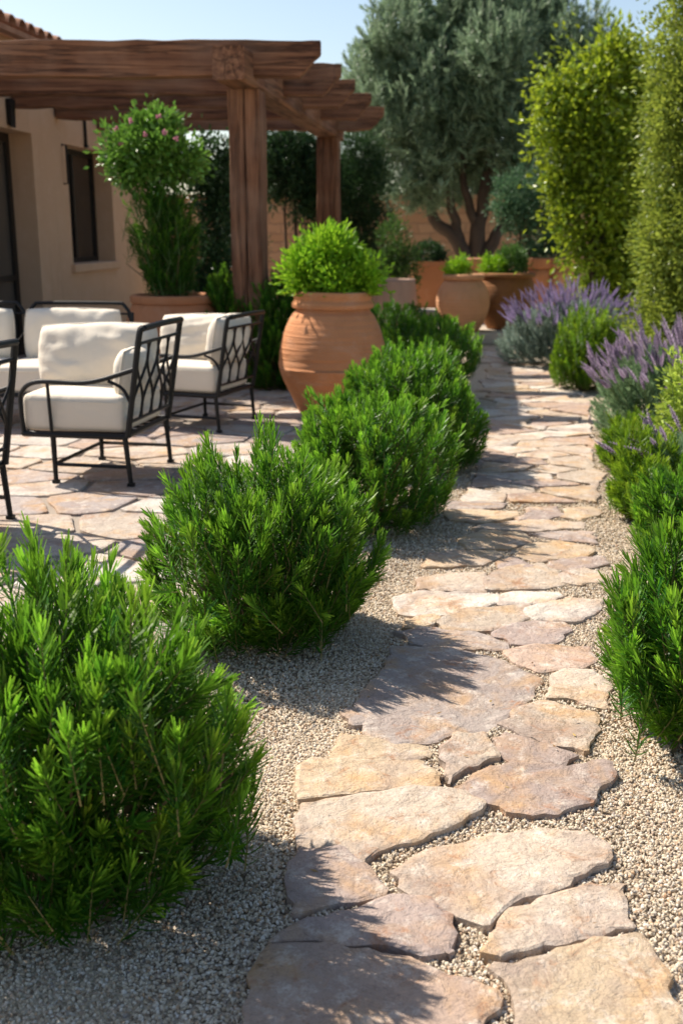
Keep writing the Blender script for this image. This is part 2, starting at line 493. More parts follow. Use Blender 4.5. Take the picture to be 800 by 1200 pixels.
def rosemary(label, loc, rx, ry, h, ns, nn=46, nl=.034, nw=.0044, L=.12, seed=1, mat='rosemary', up=.8, spiky=.08,
             name='rosemary_bush', cat='rosemary bush', group=None, low=-.62, lump=.12, jit=.28, a0=64, stem='sprigstem', inner=.42):
    rng = np.random.default_rng(seed)
    root = thing(name, label, cat, loc, 0, group)
    rz = h * .56; zc = h - rz
    pts, nr, dr = dome(rng, ns, rx, ry, rz, zc, seed + 50, low, lump, inner)
    d = nr * .75 + np.array([0, 0, up]) + rng.normal(0, jit, (ns, 3))
    d /= np.linalg.norm(d, axis=1)[:, None]
    Ls = L * rng.uniform(.75, 1.25, ns)
    k = (rng.uniform(0, 1, ns) < spiky) & (dr[:, 2] > .1)
    pts[k] += d[k] * rng.uniform(.02, .075, (k.sum(), 1)); Ls[k] *= 1.35
    lowp = np.minimum(pts[:, 2], pts[:, 2] - d[:, 2] * Ls)
    pts[:, 2] += np.clip(.025 - lowp, 0, None)
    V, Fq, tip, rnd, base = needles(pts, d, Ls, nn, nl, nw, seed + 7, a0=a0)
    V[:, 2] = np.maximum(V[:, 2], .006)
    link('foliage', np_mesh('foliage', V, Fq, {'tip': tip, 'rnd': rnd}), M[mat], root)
    sm = stems_mesh('stem', base, pts - d * .02, .0022, .0012)
    st = link('stem', sm, M[stem], root)
    nb = min(60, ns)
    foot = rng.normal(0, .045, (nb, 3)); foot[:, 2] = .0
    bm = stems_mesh('branch', foot, base[rng.choice(ns, nb, False)], .008, .003)
    link('branch', bm, M['twig'], root)
    return root


def leaves(name, parent, mat, blobs, n, ln, wd, seed, clump=.10, per=26, out=.6, droop=0.1, shell=.5, jit=.9, newness=1.0):
    """broad leaves in clumps spread through ellipsoid blobs (x, y, z, rx, ry, rz)"""
    rng = np.random.default_rng(seed)
    B = np.array(blobs, float)
    wts = (B[:, 3] * B[:, 4] + B[:, 3] * B[:, 5] + B[:, 4] * B[:, 5]); wts /= wts.sum()
    nc = max(1, n // per)
    bi = rng.choice(len(B), nc, p=wts)
    dr = rng.normal(size=(nc, 3)); dr /= np.linalg.norm(dr, axis=1)[:, None]
    rad = 1 - shell * rng.uniform(0, 1, nc) ** 1.7
    f = 1 + .16 * sines(seed + 3, 3, 8, 2, 6)(dr * 1.3 + bi[:, None])
    cc = B[bi, :3] + dr * B[bi, 3:] * (rad * f)[:, None]
    crnd = rng.uniform(0, 1, nc)
    cs = clump * rng.uniform(.6, 1.4, nc)
    idx = np.repeat(np.arange(nc), per); N = len(idx)
    off = rng.normal(0, 1, (N, 3))
    pos = cc[idx] + off * (cs[idx] * .55)[:, None]
    od = dr[idx] * out + off * .35 + rng.normal(0, jit * .5, (N, 3)) + np.array([0, 0, -droop + .25])
    od /= np.linalg.norm(od, axis=1)[:, None]
    sd = np.cross(od, rng.normal(size=(N, 3))); sd /= np.linalg.norm(sd, axis=1)[:, None]
    nn_ = np.cross(sd, od)
    l = ln * rng.uniform(.65, 1.25, N)[:, None]; w = wd * rng.uniform(.75, 1.2, N)[:, None] * .5
    V = np.stack([pos - od * l * .5, pos - od * l * .02 + sd * w + nn_ * w * .35, pos + od * l * .5 - nn_ * l * .08, pos - od * l * .02 - sd * w + nn_ * w * .35], 1).reshape(-1, 3)
    V[:, 2] = np.maximum(V[:, 2], .01)
    b = np.arange(N)[:, None] * 4
    Fq = np.concatenate([b + [0, 1, 2], b + [0, 2, 3]], 1).reshape(-1, 3)
    tip = np.clip(crnd[idx] * .6 * newness + rng.uniform(0, .4, N), 0, 1)
    rnd = np.clip(.5 * rng.uniform(0, 1, N) + .5 * crnd[idx], 0, 1)
    me = np_mesh(name, V, Fq, {'tip': np.repeat(tip, 4), 'rnd': np.repeat(rnd, 4)})
    return link(name, me, M[mat], parent)


def limbs(name, parent, paths, sides=7):
    mb = MB()
    for pts, r0, r1 in paths:
        q = smooth_path(pts, 20)
        q = q + np.stack([.02 * np.sin(np.arange(len(q)) * 1.3 + k) for k in range(3)], 1) * min(1, r0 * 8)
        mb.tube(q, np.linspace(r0, r1, len(q)), sides)
    return mb.build(name, M['bark'], parent, smooth=True)


# ------------------------------------------------------------------ the ground
tag(MB().add([(-150, -60, 0), (150, -60, 0), (150, 240, 0), (-150, 240, 0)], [(0, 1, 2, 3)]).build('ground', M['gravelbed']), kind='structure')

# ------------------------------------------------------------------ flagstones
def chaikin(p, it=1, q=.18):
    p = np.array(p, float)
    for _ in range(it):
        nx = np.roll(p, -1, 0)
        p = np.stack([p * (1 - q) + nx * q, p * q + nx * (1 - q)], 1).reshape(-1, 2)
    return p


def outline(poly, rng, step=.022, rough=.010, q=.05):
    """rounded, roughened outline of a stone"""
    p = chaikin(poly, 1, q)
    out = []
    for a, b in zip(p, np.roll(p, -1, 0)):
        n = max(1, int(np.linalg.norm(b - a) / step))
        for k in range(n):
            out.append(a + (b - a) * k / n)
    o = np.array(out)
    nz = sines(int(rng.integers(1e6)), 2, 8, 25, 120)
    nz2 = sines(int(rng.integers(1e6)), 2, 5, 8, 24)
    t_ = np.roll(o, -1, 0) - np.roll(o, 1, 0); t_ /= np.linalg.norm(t_, axis=1)[:, None] + 1e-9
    nrm = np.stack([t_[:, 1], -t_[:, 0]], 1)
    return o + nrm * (nz(o) * rough + nz2(o) * rough * 1.3)[:, None], nrm


def area2(p):
    return .5 * np.sum(p[:, 0] * np.roll(p[:, 1], -1) - np.roll(p[:, 0], -1) * p[:, 1])


def slab(poly, z, thick, rng, step=.022, tilt=.012, rough=.010, lip=.005, q=.05):
    p = np.array(poly, float)
    if area2(p) < 0: p = p[::-1]
    o, nrm = outline(p, rng, step, rough, q)
    c = o.mean(0)
    tx, ty = rng.normal(0, tilt, 2)
    n = len(o)
    zt = z + (o - c) @ [tx, ty]
    und = sines(int(rng.integers(1e6)), 2, 5, 8, 30)(o) * .002
    inner = c + (o - c) * (1 - lip * 2.2 / np.maximum(.05, np.linalg.norm(o - c, axis=1)))[:, None]
    rings = [np.column_stack([o + nrm * .004, np.full(n, z - thick)]),
             np.column_stack([o + nrm * (.001 + .002 * np.sin(np.arange(n) * 1.7))[:, None], zt - thick * .45]),
             np.column_stack([o, zt - lip * .55 + und]),
             np.column_stack([inner, zt + und])]
    V = np.vstack(rings)
    Fs = []
    for k in range(3):
        for i in range(n):
            i2 = (i + 1) % n
            Fs.append((k * n + i, k * n + i2, (k + 1) * n + i2, (k + 1) * n + i))
    Fs.append(tuple(range(3 * n, 4 * n)))
    return V, Fs, c


TONES = {'beige': (.47, .385, .305), 'mauve': (.345, .27, .24), 'gold': (.48, .37, .255), 'pale': (.56, .50, .43), 'pink': (.42, .305, .24), 'grey': (.365, .305, .275)}
traced = [
    ('pink', [(290, 1200), (306, 1140), (318, 1106), (380, 1103), (430, 1110), (480, 1121), (526, 1138), (576, 1163), (560, 1205), (540, 1290), (290, 1290)]),
    ('mauve', [(322, 1098), (335, 1083), (400, 1064), (455, 1053), (500, 1051), (532, 1069), (539, 1092), (529, 1117), (490, 1113), (440, 1104), (380, 1097)]),
    ('mauve', [(353, 992), (395, 998), (425, 1014), (450, 1036), (447, 1046), (400, 1052), (345, 1064), (343, 1035), (347, 1010)]),
    ('beige', [(357, 940), (400, 931), (470, 925), (540, 928), (560, 938), (548, 955), (500, 972), (460, 985), (427, 1007), (395, 992), (356, 986)]),
    ('gold', [(366, 890), (420, 887), (490, 890), (508, 905), (505, 917), (470, 921), (400, 927), (352, 934), (358, 910)]),
    ('gold', [(401, 856), (440, 858), (500, 870), (500, 882), (450, 886), (392, 884)]),
    ('beige', [(516, 874), (540, 861), (566, 856), (574, 868), (582, 884), (551, 897), (526, 914), (519, 897)]),
    ('mauve', [(577, 860), (594, 854), (630, 865), (674, 880), (660, 891), (607, 889), (581, 880)]),
    ('mauve', [(532, 918), (560, 903), (600, 893), (660, 895), (708, 893), (716, 904), (700, 918), (690, 938), (650, 948), (600, 944), (555, 930)]),
    ('beige', [(462, 1017), (490, 996), (530, 985), (600, 968), (680, 972), (705, 990), (715, 1003), (690, 1015), (640, 1035), (600, 1052), (570, 1077), (545, 1068), (505, 1045), (470, 1035)]),
    ('beige', [(598, 1062), (640, 1046), (690, 1030), (733, 1032), (726, 1062), (735, 1080), (700, 1090), (640, 1106), (590, 1119), (569, 1111)]),
    ('gold', [(588, 1131), (640, 1117), (700, 1102), (745, 1096), (770, 1130), (792, 1180), (790, 1218), (700, 1230), (608, 1196), (601, 1160)]),
    ('grey', [(431, 809), (442, 787), (462, 757), (510, 755), (570, 766), (613, 781), (634, 790), (622, 809), (600, 831), (570, 850), (544, 854), (502, 864), (469, 861), (435, 856), (427, 826)]),
    ('grey', [(466, 737), (506, 734), (547, 738), (588, 748), (585, 755), (532, 753), (487, 750)]),
    ('gold', [(476, 721), (502, 718), (507, 722), (489, 730), (476, 729)]),
    ('beige', [(511, 724), (544, 714), (614, 707), (616, 715), (600, 728), (570, 734), (525, 733)]),
    ('pale', [(472, 697), (495, 692), (580, 693), (584, 702), (544, 710), (495, 715), (472, 713)]),
    ('pale', [(588, 696), (607, 691), (649, 690), (652, 695), (630, 701), (590, 704)]),
    ('beige', [(495, 675), (529, 669), (563, 669), (565, 676), (560, 688), (495, 687)]),
    ('beige', [(571, 677), (596, 663), (630, 657), (648, 667), (656, 677), (630, 684), (596, 688), (571, 687)]),
    ('beige', [(661, 670), (682, 660), (704, 667), (705, 674), (679, 679), (663, 677)]),
    ('pale', [(623, 711), (664, 697), (702, 700), (697, 711), (679, 720), (632, 723)]),
    ('mauve', [(586, 738), (615, 729), (658, 725), (661, 734), (645, 748), (607, 748)]),
    ('pink', [(593, 759), (630, 753), (689, 753), (693, 767), (679, 776), (632, 781), (607, 770)]),
    ('beige', [(645, 787), (661, 781), (697, 781), (709, 797), (708, 823), (675, 815), (643, 811)]),
    ('beige', [(585, 844), (615, 825), (637, 815), (697, 831), (691, 854), (683, 873), (645, 864), (607, 852)]),
    ('gold', [(506, 646), (541, 643), (576, 643), (581, 649), (560, 657), (500, 660)]),
    ('gold', [(541, 628), (569, 621), (609, 621), (616, 631), (591, 638), (549, 640)]),
    ('gold', [(614, 648), (625, 635), (654, 631), (689, 639), (689, 645), (665, 651), (632, 655)]),
    ('gold', [(530, 596), (563, 595), (603, 598), (601, 603), (569, 608), (530, 605)]),
    ('grey', [(525, 585), (588, 588), (582, 592), (527, 594)]),
    ('beige', [(560, 616), (571, 611), (637, 606), (679, 609), (679, 616), (615, 618)]),
    ('mauve', [(611, 604), (622, 592), (651, 591), (656, 600), (640, 604)]),
    ('gold', [(660, 601), (668, 594), (692, 593), (697, 598), (681, 605)]),
    ('mauve', [(641, 660), (660, 655), (700, 650), (703, 657), (672, 665)]),
    ('mauve', [(584, 656), (600, 650), (622, 660), (590, 668)]),
    ('grey', [(622, 623), (660, 620), (690, 621), (693, 632), (660, 628)]),
    ('grey', [(410, 829), (428, 830), (432, 838), (414, 842)]),
]
rng = np.random.default_rng(11)
path = tag(empty('path'), kind='structure')
stone_polys = []


def flagstone(poly, z, thick, tone, **kw):
    V, Fs, c = slab(poly, z, thick, rng, **kw)
    V = V - [c[0], c[1], 0]
    o = MB().add(V, Fs).build('flagstone', M['flag'], path, loc=(c[0], c[1], 0))
    k = rng.uniform(.9, 1.1)
    t_ = np.array(TONES[tone]) * k
    o.color = (*t_, 1)
    stone_polys.append(np.array(poly))
    return o


for tone, pix in traced:
    poly = np.array([G(x, y, .025)[:2] for x, y in pix])
    my = np.mean([y for x, y in pix]); c0 = poly.mean(0); gr = .026 if my < 760 else .012
    poly = poly + (poly - c0) / np.linalg.norm(poly - c0, axis=1)[:, None] * gr
    flagstone(poly, .022 if my > 880 else .016, .04, tone)


def clip_half(poly, p, n):
    """keep the side of the line through p where (x-p).n < 0"""
    out = []
    for a, b in zip(poly, poly[1:] + poly[:1]):
        da, db = np.dot(a - p, n), np.dot(b - p, n)
        if da < 0: out.append(a)
        if (da < 0) != (db < 0): out.append(a + (b - a) * (da / (da - db)))
    return out


def cells(seeds, bound, sx=1.0, gap=.012):
    """Voronoi cells in a space squeezed along x by sx, clipped to bound(seed) half planes, shrunk by gap"""
    S = np.array(seeds)
    W = S * [1 / sx, 1]
    res = []
    for i, w in enumerate(W):
        poly = [w + q for q in (np.array([-2, -2.]), np.array([2, -2.]), np.array([2, 2.]), np.array([-2, 2.]))]
        near = np.argsort(((W - w) ** 2).sum(1))[1:16]
        for j in near:
            n = W[j] - w; L_ = np.linalg.norm(n); n = n / L_
            poly = clip_half(poly, (w + W[j]) / 2 - n * gap / 2, n)
            if len(poly) < 3: break
        poly = [q * [sx, 1] for q in poly]
        for p, n in bound:
            if len(poly) >= 3: poly = clip_half(poly, p, n)
        res.append(np.array(poly) if len(poly) >= 3 else None)
    return res


# the rest of the path, farther off: edges given in photo pixels
edge = [(588, 522, 694), (560, 542, 703), (520, 556, 697), (490, 563, 692), (460, 563, 678), (440, 561, 650), (422, 560, 634), (409, 558, 622)]
EL = np.array([G(l, y)[:2] for y, l, r in edge]); ER = np.array([G(r, y)[:2] for y, l, r in edge])
seeds = []
ys = EL[0][1] + .03
row = 0
while ys < EL[-1][1] + .05:
    xl = np.interp(ys, EL[:, 1], EL[:, 0]); xr = np.interp(ys, ER[:, 1], ER[:, 0])
    sc_ = 1 + max(0, (ys - 5.2)) * .10
    nx = max(2, int(round((xr - xl) / (.30 * sc_))))
    for k in range(nx):
        seeds.append((xl + (xr - xl) * (k + .5 + rng.uniform(-.28, .28) + (.25 if row % 2 else -.25) * .6) / nx, ys + rng.uniform(-.06, .06) * sc_))
    ys += .165 * sc_; row += 1
bnd = []
for E, sgn in ((EL, -1), (ER, 1)):
    pass
cl = cells(seeds, [(np.array([0, EL[0][1] - .06]), np.array([0, -1.0])), (np.array([0, EL[-1][1] + .1]), np.array([0, 1.0]))], 1.9, .012)
far_n = 0
for sd, poly in zip(seeds, cl):
    if poly is None: continue
    y = poly[:, 1]
    xl = np.interp(y, EL[:, 1], EL[:, 0]) - rng.uniform(-.12, .05) + .03 * np.sin(y * 19); xr = np.interp(y, ER[:, 1], ER[:, 0]) + rng.uniform(-.12, .05) + .03 * np.sin(y * 17)
    poly = np.column_stack([np.clip(poly[:, 0], xl, xr), y])
    if abs(area2(poly)) < .008: continue
    flagstone(poly, .016, .03, random.choice(['beige', 'pale', 'pink', 'mauve', 'beige', 'gold', 'pale']), step=.05, q=.07)
    far_n += 1
print('flagstones', len(traced) + far_n)

# ------------------------------------------------------------------ the patio
PE = np.array([(-.95, .6), (-.72, 2.0), (-.42, 3.2), (-.10, 4.6), (.10, 5.8), (.18, 6.6), (.10, 7.4), (-.2, 8.0)])   # its edge along the hedge
mb_v, mb_f, mb_c = [], [], []
prng = np.random.default_rng(5)
seeds = []
y = .3
row = 0
while y < 10.6:
    xr = np.interp(y, PE[:, 1], PE[:, 0])
    x = -5.2 + (.25 if row % 2 else 0)
    while x < xr + .1:
        seeds.append((x + prng.uniform(-.17, .17), y + prng.uniform(-.11, .11))); x += .50
    y += .33; row += 1
rng_keep, rng = rng, prng
for sd, poly in zip(seeds, cells(seeds, [], 1.35, .022)):
    if poly is None: continue
    xr = np.interp(poly[:, 1], PE[:, 1], PE[:, 0])
    poly = np.column_stack([np.minimum(poly[:, 0], xr), poly[:, 1]])
    if abs(area2(poly)) < .01: continue
    V, Fs, c = slab(poly, .034, .03, prng, step=.06, tilt=.006, q=.12, rough=.004)
    n0 = sum(len(a) for a in mb_v)
    mb_v.append(V); mb_f += [tuple(i + n0 for i in f) for f in Fs]
    tn = np.array([.97, 1.0, 1.05]) * np.array(TONES[random.choice(['beige', 'grey', 'mauve', 'pale', 'beige', 'grey', 'pink'])]) * prng.uniform(.88, 1.08)
    mb_c.append(np.tile([*tn, 1], (len(V), 1)))
rng = rng_keep
me = bpy.data.meshes.new('patio')
me.from_pydata(np.vstack(mb_v).tolist(), [], mb_f)
ca = me.color_attributes.new('col', 'FLOAT_COLOR', 'POINT')
ca.data.foreach_set('color', np.vstack(mb_c).astype(np.float32).ravel())
patio = tag(link('patio', me, M['patio']), kind='structure')
# mortar bed under the patio stones
bedV = [(-5.4, .3, .02)] + [(x - .012, y, .02) for x, y in PE] + [(-.2, 10.6, .02), (-5.4, 10.6, .02)]
M['mortar'] = plain('sandy_mortar', (.30, .255, .215), .95, .1, bump=.8, bscale=60)
MB().add(bedV, [tuple(range(len(bedV)))]).build('mortar_bed', M['mortar'], patio)

# ------------------------------------------------------------------ loose gravel
def inside(pts, poly):
    x, y = pts[:, 0], pts[:, 1]
    r = np.zeros(len(pts), bool)
    for (x0, y0), (x1, y1) in zip(poly, np.roll(poly, -1, 0)):
        c_ = ((y0 > y) != (y1 > y)) & (x < (x1 - x0) * (y - y0) / (y1 - y0 + 1e-12) + x0)
        r ^= c_
    return r


grng = np.random.default_rng(3)
parts_ = []
for y0, y1, x0, x1, den in ((1.05, 2.6, -1.0, 1.15, 28000), (2.6, 4.2, -.75, 1.55, 20000), (4.2, 7.2, -.2, 2.1, 9500)):
    n = int((y1 - y0) * (x1 - x0) * den)
    parts_.append(np.column_stack([grng.uniform(x0, x1, n), grng.uniform(y0, y1, n)]))
pp = np.vstack(parts_)
hit = pp[:, 0] < np.interp(pp[:, 1], PE[:, 1], PE[:, 0])
for poly in stone_polys:
    lo, hi = poly.min(0), poly.max(0)
    cand = np.where((~hit) & (pp[:, 0] > lo[0]) & (pp[:, 0] < hi[0]) & (pp[:, 1] > lo[1]) & (pp[:, 1] < hi[1]))[0]
    if len(cand):
        c0 = poly.mean(0)
        shr = c0 + (poly - c0) * (1 - .006 / max(.05, np.linalg.norm(poly - c0, axis=1).mean()))
        hit[cand[inside(pp[cand], shr)]] = True
pp = pp[~hit]
hgt = .004 + .004 * sines(9, 2, 8, 3, 14)(pp)
gm = bpy.data.meshes.new('gravel')
gm.vertices.add(len(pp)); gm.vertices.foreach_set('co', np.column_stack([pp, np.clip(hgt, 0, .012)]).astype(np.float32).ravel()); gm.update()
gravel = tag(link('gravel', gm, M['pebble']), kind='stuff')
ng = bpy.data.node_groups.new('gravel_scatter', 'GeometryNodeTree')
ng.interface.new_socket('Geometry', in_out='INPUT', socket_type='NodeSocketGeometry')
ng.interface.new_socket('Geometry', in_out='OUTPUT', socket_type='NodeSocketGeometry')
N_ = ng.nodes
gi, go = N_.new('NodeGroupInput'), N_.new('NodeGroupOutput')
ico = N_.new('GeometryNodeMeshIcoSphere'); ico.inputs['Radius'].default_value = 1; ico.inputs['Subdivisions'].default_value = 2
sj = N_.new('GeometryNodeSetPosition')
nt = N_.new('ShaderNodeTexNoise'); nt.inputs['Scale'].default_value = .9
sv = N_.new('ShaderNodeVectorMath'); sv.operation = 'SUBTRACT'; sv.inputs[1].default_value = (.5, .5, .5)
ss = N_.new('ShaderNodeVectorMath'); ss.operation = 'SCALE'; ss.inputs['Scale'].default_value = .9
sm_ = N_.new('GeometryNodeSetMaterial'); sm_.inputs['Material'].default_value = M['pebble']
iop = N_.new('GeometryNodeInstanceOnPoints')
rr = N_.new('FunctionNodeRandomValue'); rr.data_type = 'FLOAT_VECTOR'; rr.inputs[0].default_value = (-3.1,) * 3; rr.inputs[1].default_value = (3.1,) * 3
rs = N_.new('FunctionNodeRandomValue'); rs.data_type = 'FLOAT_VECTOR'; rs.inputs[0].default_value = (.0018, .0018, .0016); rs.inputs[1].default_value = (.0062, .0054, .0042); rs.inputs['Seed'].default_value = 5
K = ng.links.new
K(ico.outputs[0], sj.inputs['Geometry']); K(nt.outputs['Color'], sv.inputs[0]); K(sv.outputs[0], ss.inputs[0]); K(ss.outputs[0], sj.inputs['Offset'])
K(sj.outputs[0], sm_.inputs['Geometry']); K(gi.outputs[0], iop.inputs['Points']); K(sm_.outputs[0], iop.inputs['Instance'])
K(rr.outputs[0], iop.inputs['Rotation']); K(rs.outputs[0], iop.inputs['Scale']); K(iop.outputs[0], go.inputs[0])
gravel.modifiers.new('scatter', 'NODES').node_group = ng
print('pebbles', len(pp))

# dry leaves and needles dropped on the gravel and stones
lr = np.random.default_rng(77); nl_ = 170
cx_ = lr.choice(5, nl_, p=[.3, .25, .15, .2, .1])
ctr = np.array([G(150, 1030)[:2], G(350, 770)[:2], G(500, 640)[:2], G(790, 880)[:2], G(560, 900)[:2]])
p_ = np.column_stack([ctr[cx_] + lr.normal(0, .22, (nl_, 2)), lr.uniform(.012, .03, nl_)])
a_ = lr.uniform(0, 6.28, nl_); ln_ = lr.uniform(.008, .022, nl_); wd_ = ln_ * lr.uniform(.12, .4, nl_)
u1 = np.column_stack([np.cos(a_), np.sin(a_), lr.uniform(-.25, .25, nl_)]); v1 = np.column_stack([-np.sin(a_), np.cos(a_), lr.uniform(-.3, .3, nl_)])
V = np.stack([p_ - u1 * ln_[:, None] / 2, p_ + v1 * wd_[:, None] / 2, p_ + u1 * ln_[:, None] / 2, p_ - v1 * wd_[:, None] / 2], 1).reshape(-1, 3)
M['dryleaf'] = leaf_mat('dry_leaves', (.22, .12, .05), (.40, .27, .12), .4, .15, .7, .2)
tag(link('fallen_leaves', np_mesh('fallen_leaves', V, np.arange(nl_ * 4).reshape(-1, 4), {'tip': np.repeat(lr.uniform(0, 1, nl_), 4), 'rnd': np.repeat(lr.uniform(0, 1, nl_), 4)}), M['dryleaf']), kind='stuff')

# ------------------------------------------------------------------ rosemary hedge and the other low shrubs
def gp(px, py): 
    q = G(px, py); return (q[0], q[1], 0)


HG = 'rosemary bushes hedging the left side of the path'
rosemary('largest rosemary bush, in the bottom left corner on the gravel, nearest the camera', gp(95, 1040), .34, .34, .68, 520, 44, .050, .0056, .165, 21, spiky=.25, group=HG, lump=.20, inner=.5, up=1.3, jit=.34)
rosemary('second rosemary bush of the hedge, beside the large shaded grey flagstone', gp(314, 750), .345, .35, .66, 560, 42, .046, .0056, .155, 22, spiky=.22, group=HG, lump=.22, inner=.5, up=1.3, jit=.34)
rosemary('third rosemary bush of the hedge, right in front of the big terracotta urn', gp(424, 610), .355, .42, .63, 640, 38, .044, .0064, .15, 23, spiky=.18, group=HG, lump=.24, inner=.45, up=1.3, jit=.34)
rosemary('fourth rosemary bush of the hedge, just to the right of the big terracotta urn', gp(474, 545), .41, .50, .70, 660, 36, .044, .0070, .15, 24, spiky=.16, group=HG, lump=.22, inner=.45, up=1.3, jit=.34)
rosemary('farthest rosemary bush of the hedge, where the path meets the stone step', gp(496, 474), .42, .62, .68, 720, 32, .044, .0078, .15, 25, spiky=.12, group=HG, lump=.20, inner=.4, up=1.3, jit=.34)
rosemary('dark green bush between the big urn and the pale tapered pot', gp(455, 448), .42, .36, .70, 600, 30, .040, .007, .13, 26, mat='rosemary_deep', spiky=.06, name='green_bush', cat='bush', group='green bushes at the back of the patio', lump=.2)
rosemary('bright green bush below the front pergola post, behind the right armchair', gp(275, 455), .38, .32, .96, 640, 30, .048, .0085, .17, 27, mat='rosemary_mid', spiky=.08, name='green_bush', cat='bush', group='green bushes at the back of the patio', up=1.2, lump=.2)
rosemary('bright green bush standing against the left side of the big urn', gp(324, 458), .32, .32, .90, 560, 30, .048, .0085, .17, 28, mat='rosemary_mid', spiky=.08, name='green_bush', cat='bush', group='green bushes at the back of the patio', up=1.2, lump=.2)

q = gp(828, 872); rosemary('rosemary bush on the gravel at the right edge, nearest on that side', q, .27, .27, .58, 480, 44, .047, .0056, .155, 31, spiky=.18, lump=.2, inner=.45, up=1.2, jit=.34, group='rosemary bushes on the right side of the path')
q = gp(764, 610); rosemary('low rosemary bush to the right of the path, below the lime green shrub', q, .22, .26, .38, 300, 38, .040, .006, .13, 32, mat='rosemary_yellow', spiky=.14, lump=.2, jit=.34, group='rosemary bushes on the right side of the path')
q = gp(744, 552); rosemary('small green rosemary bush directly beneath the leaning mauve lavender spikes', q, .19, .2, .32, 220, 34, .040, .0066, .13, 37, mat='rosemary_yellow', spiky=.14, lump=.2, jit=.34, group='rosemary bushes on the right side of the path')
q = gp(822, 680); rosemary('half hidden rosemary at the right edge, behind the nearest right bush', q, .30, .28, .48, 460, 38, .040, .006, .13, 36, spiky=.14, lump=.2, jit=.34, group='rosemary bushes on the right side of the path')
rosemary('upright bright green rosemary between the two lavender clumps', gp(684, 457), .32, .30, .70, 520, 34, .040, .0066, .17, 33, mat='rosemary_yellow', up=1.5, spiky=.1, jit=.2, lump=.18, group='rosemary bushes on the right side of the path')


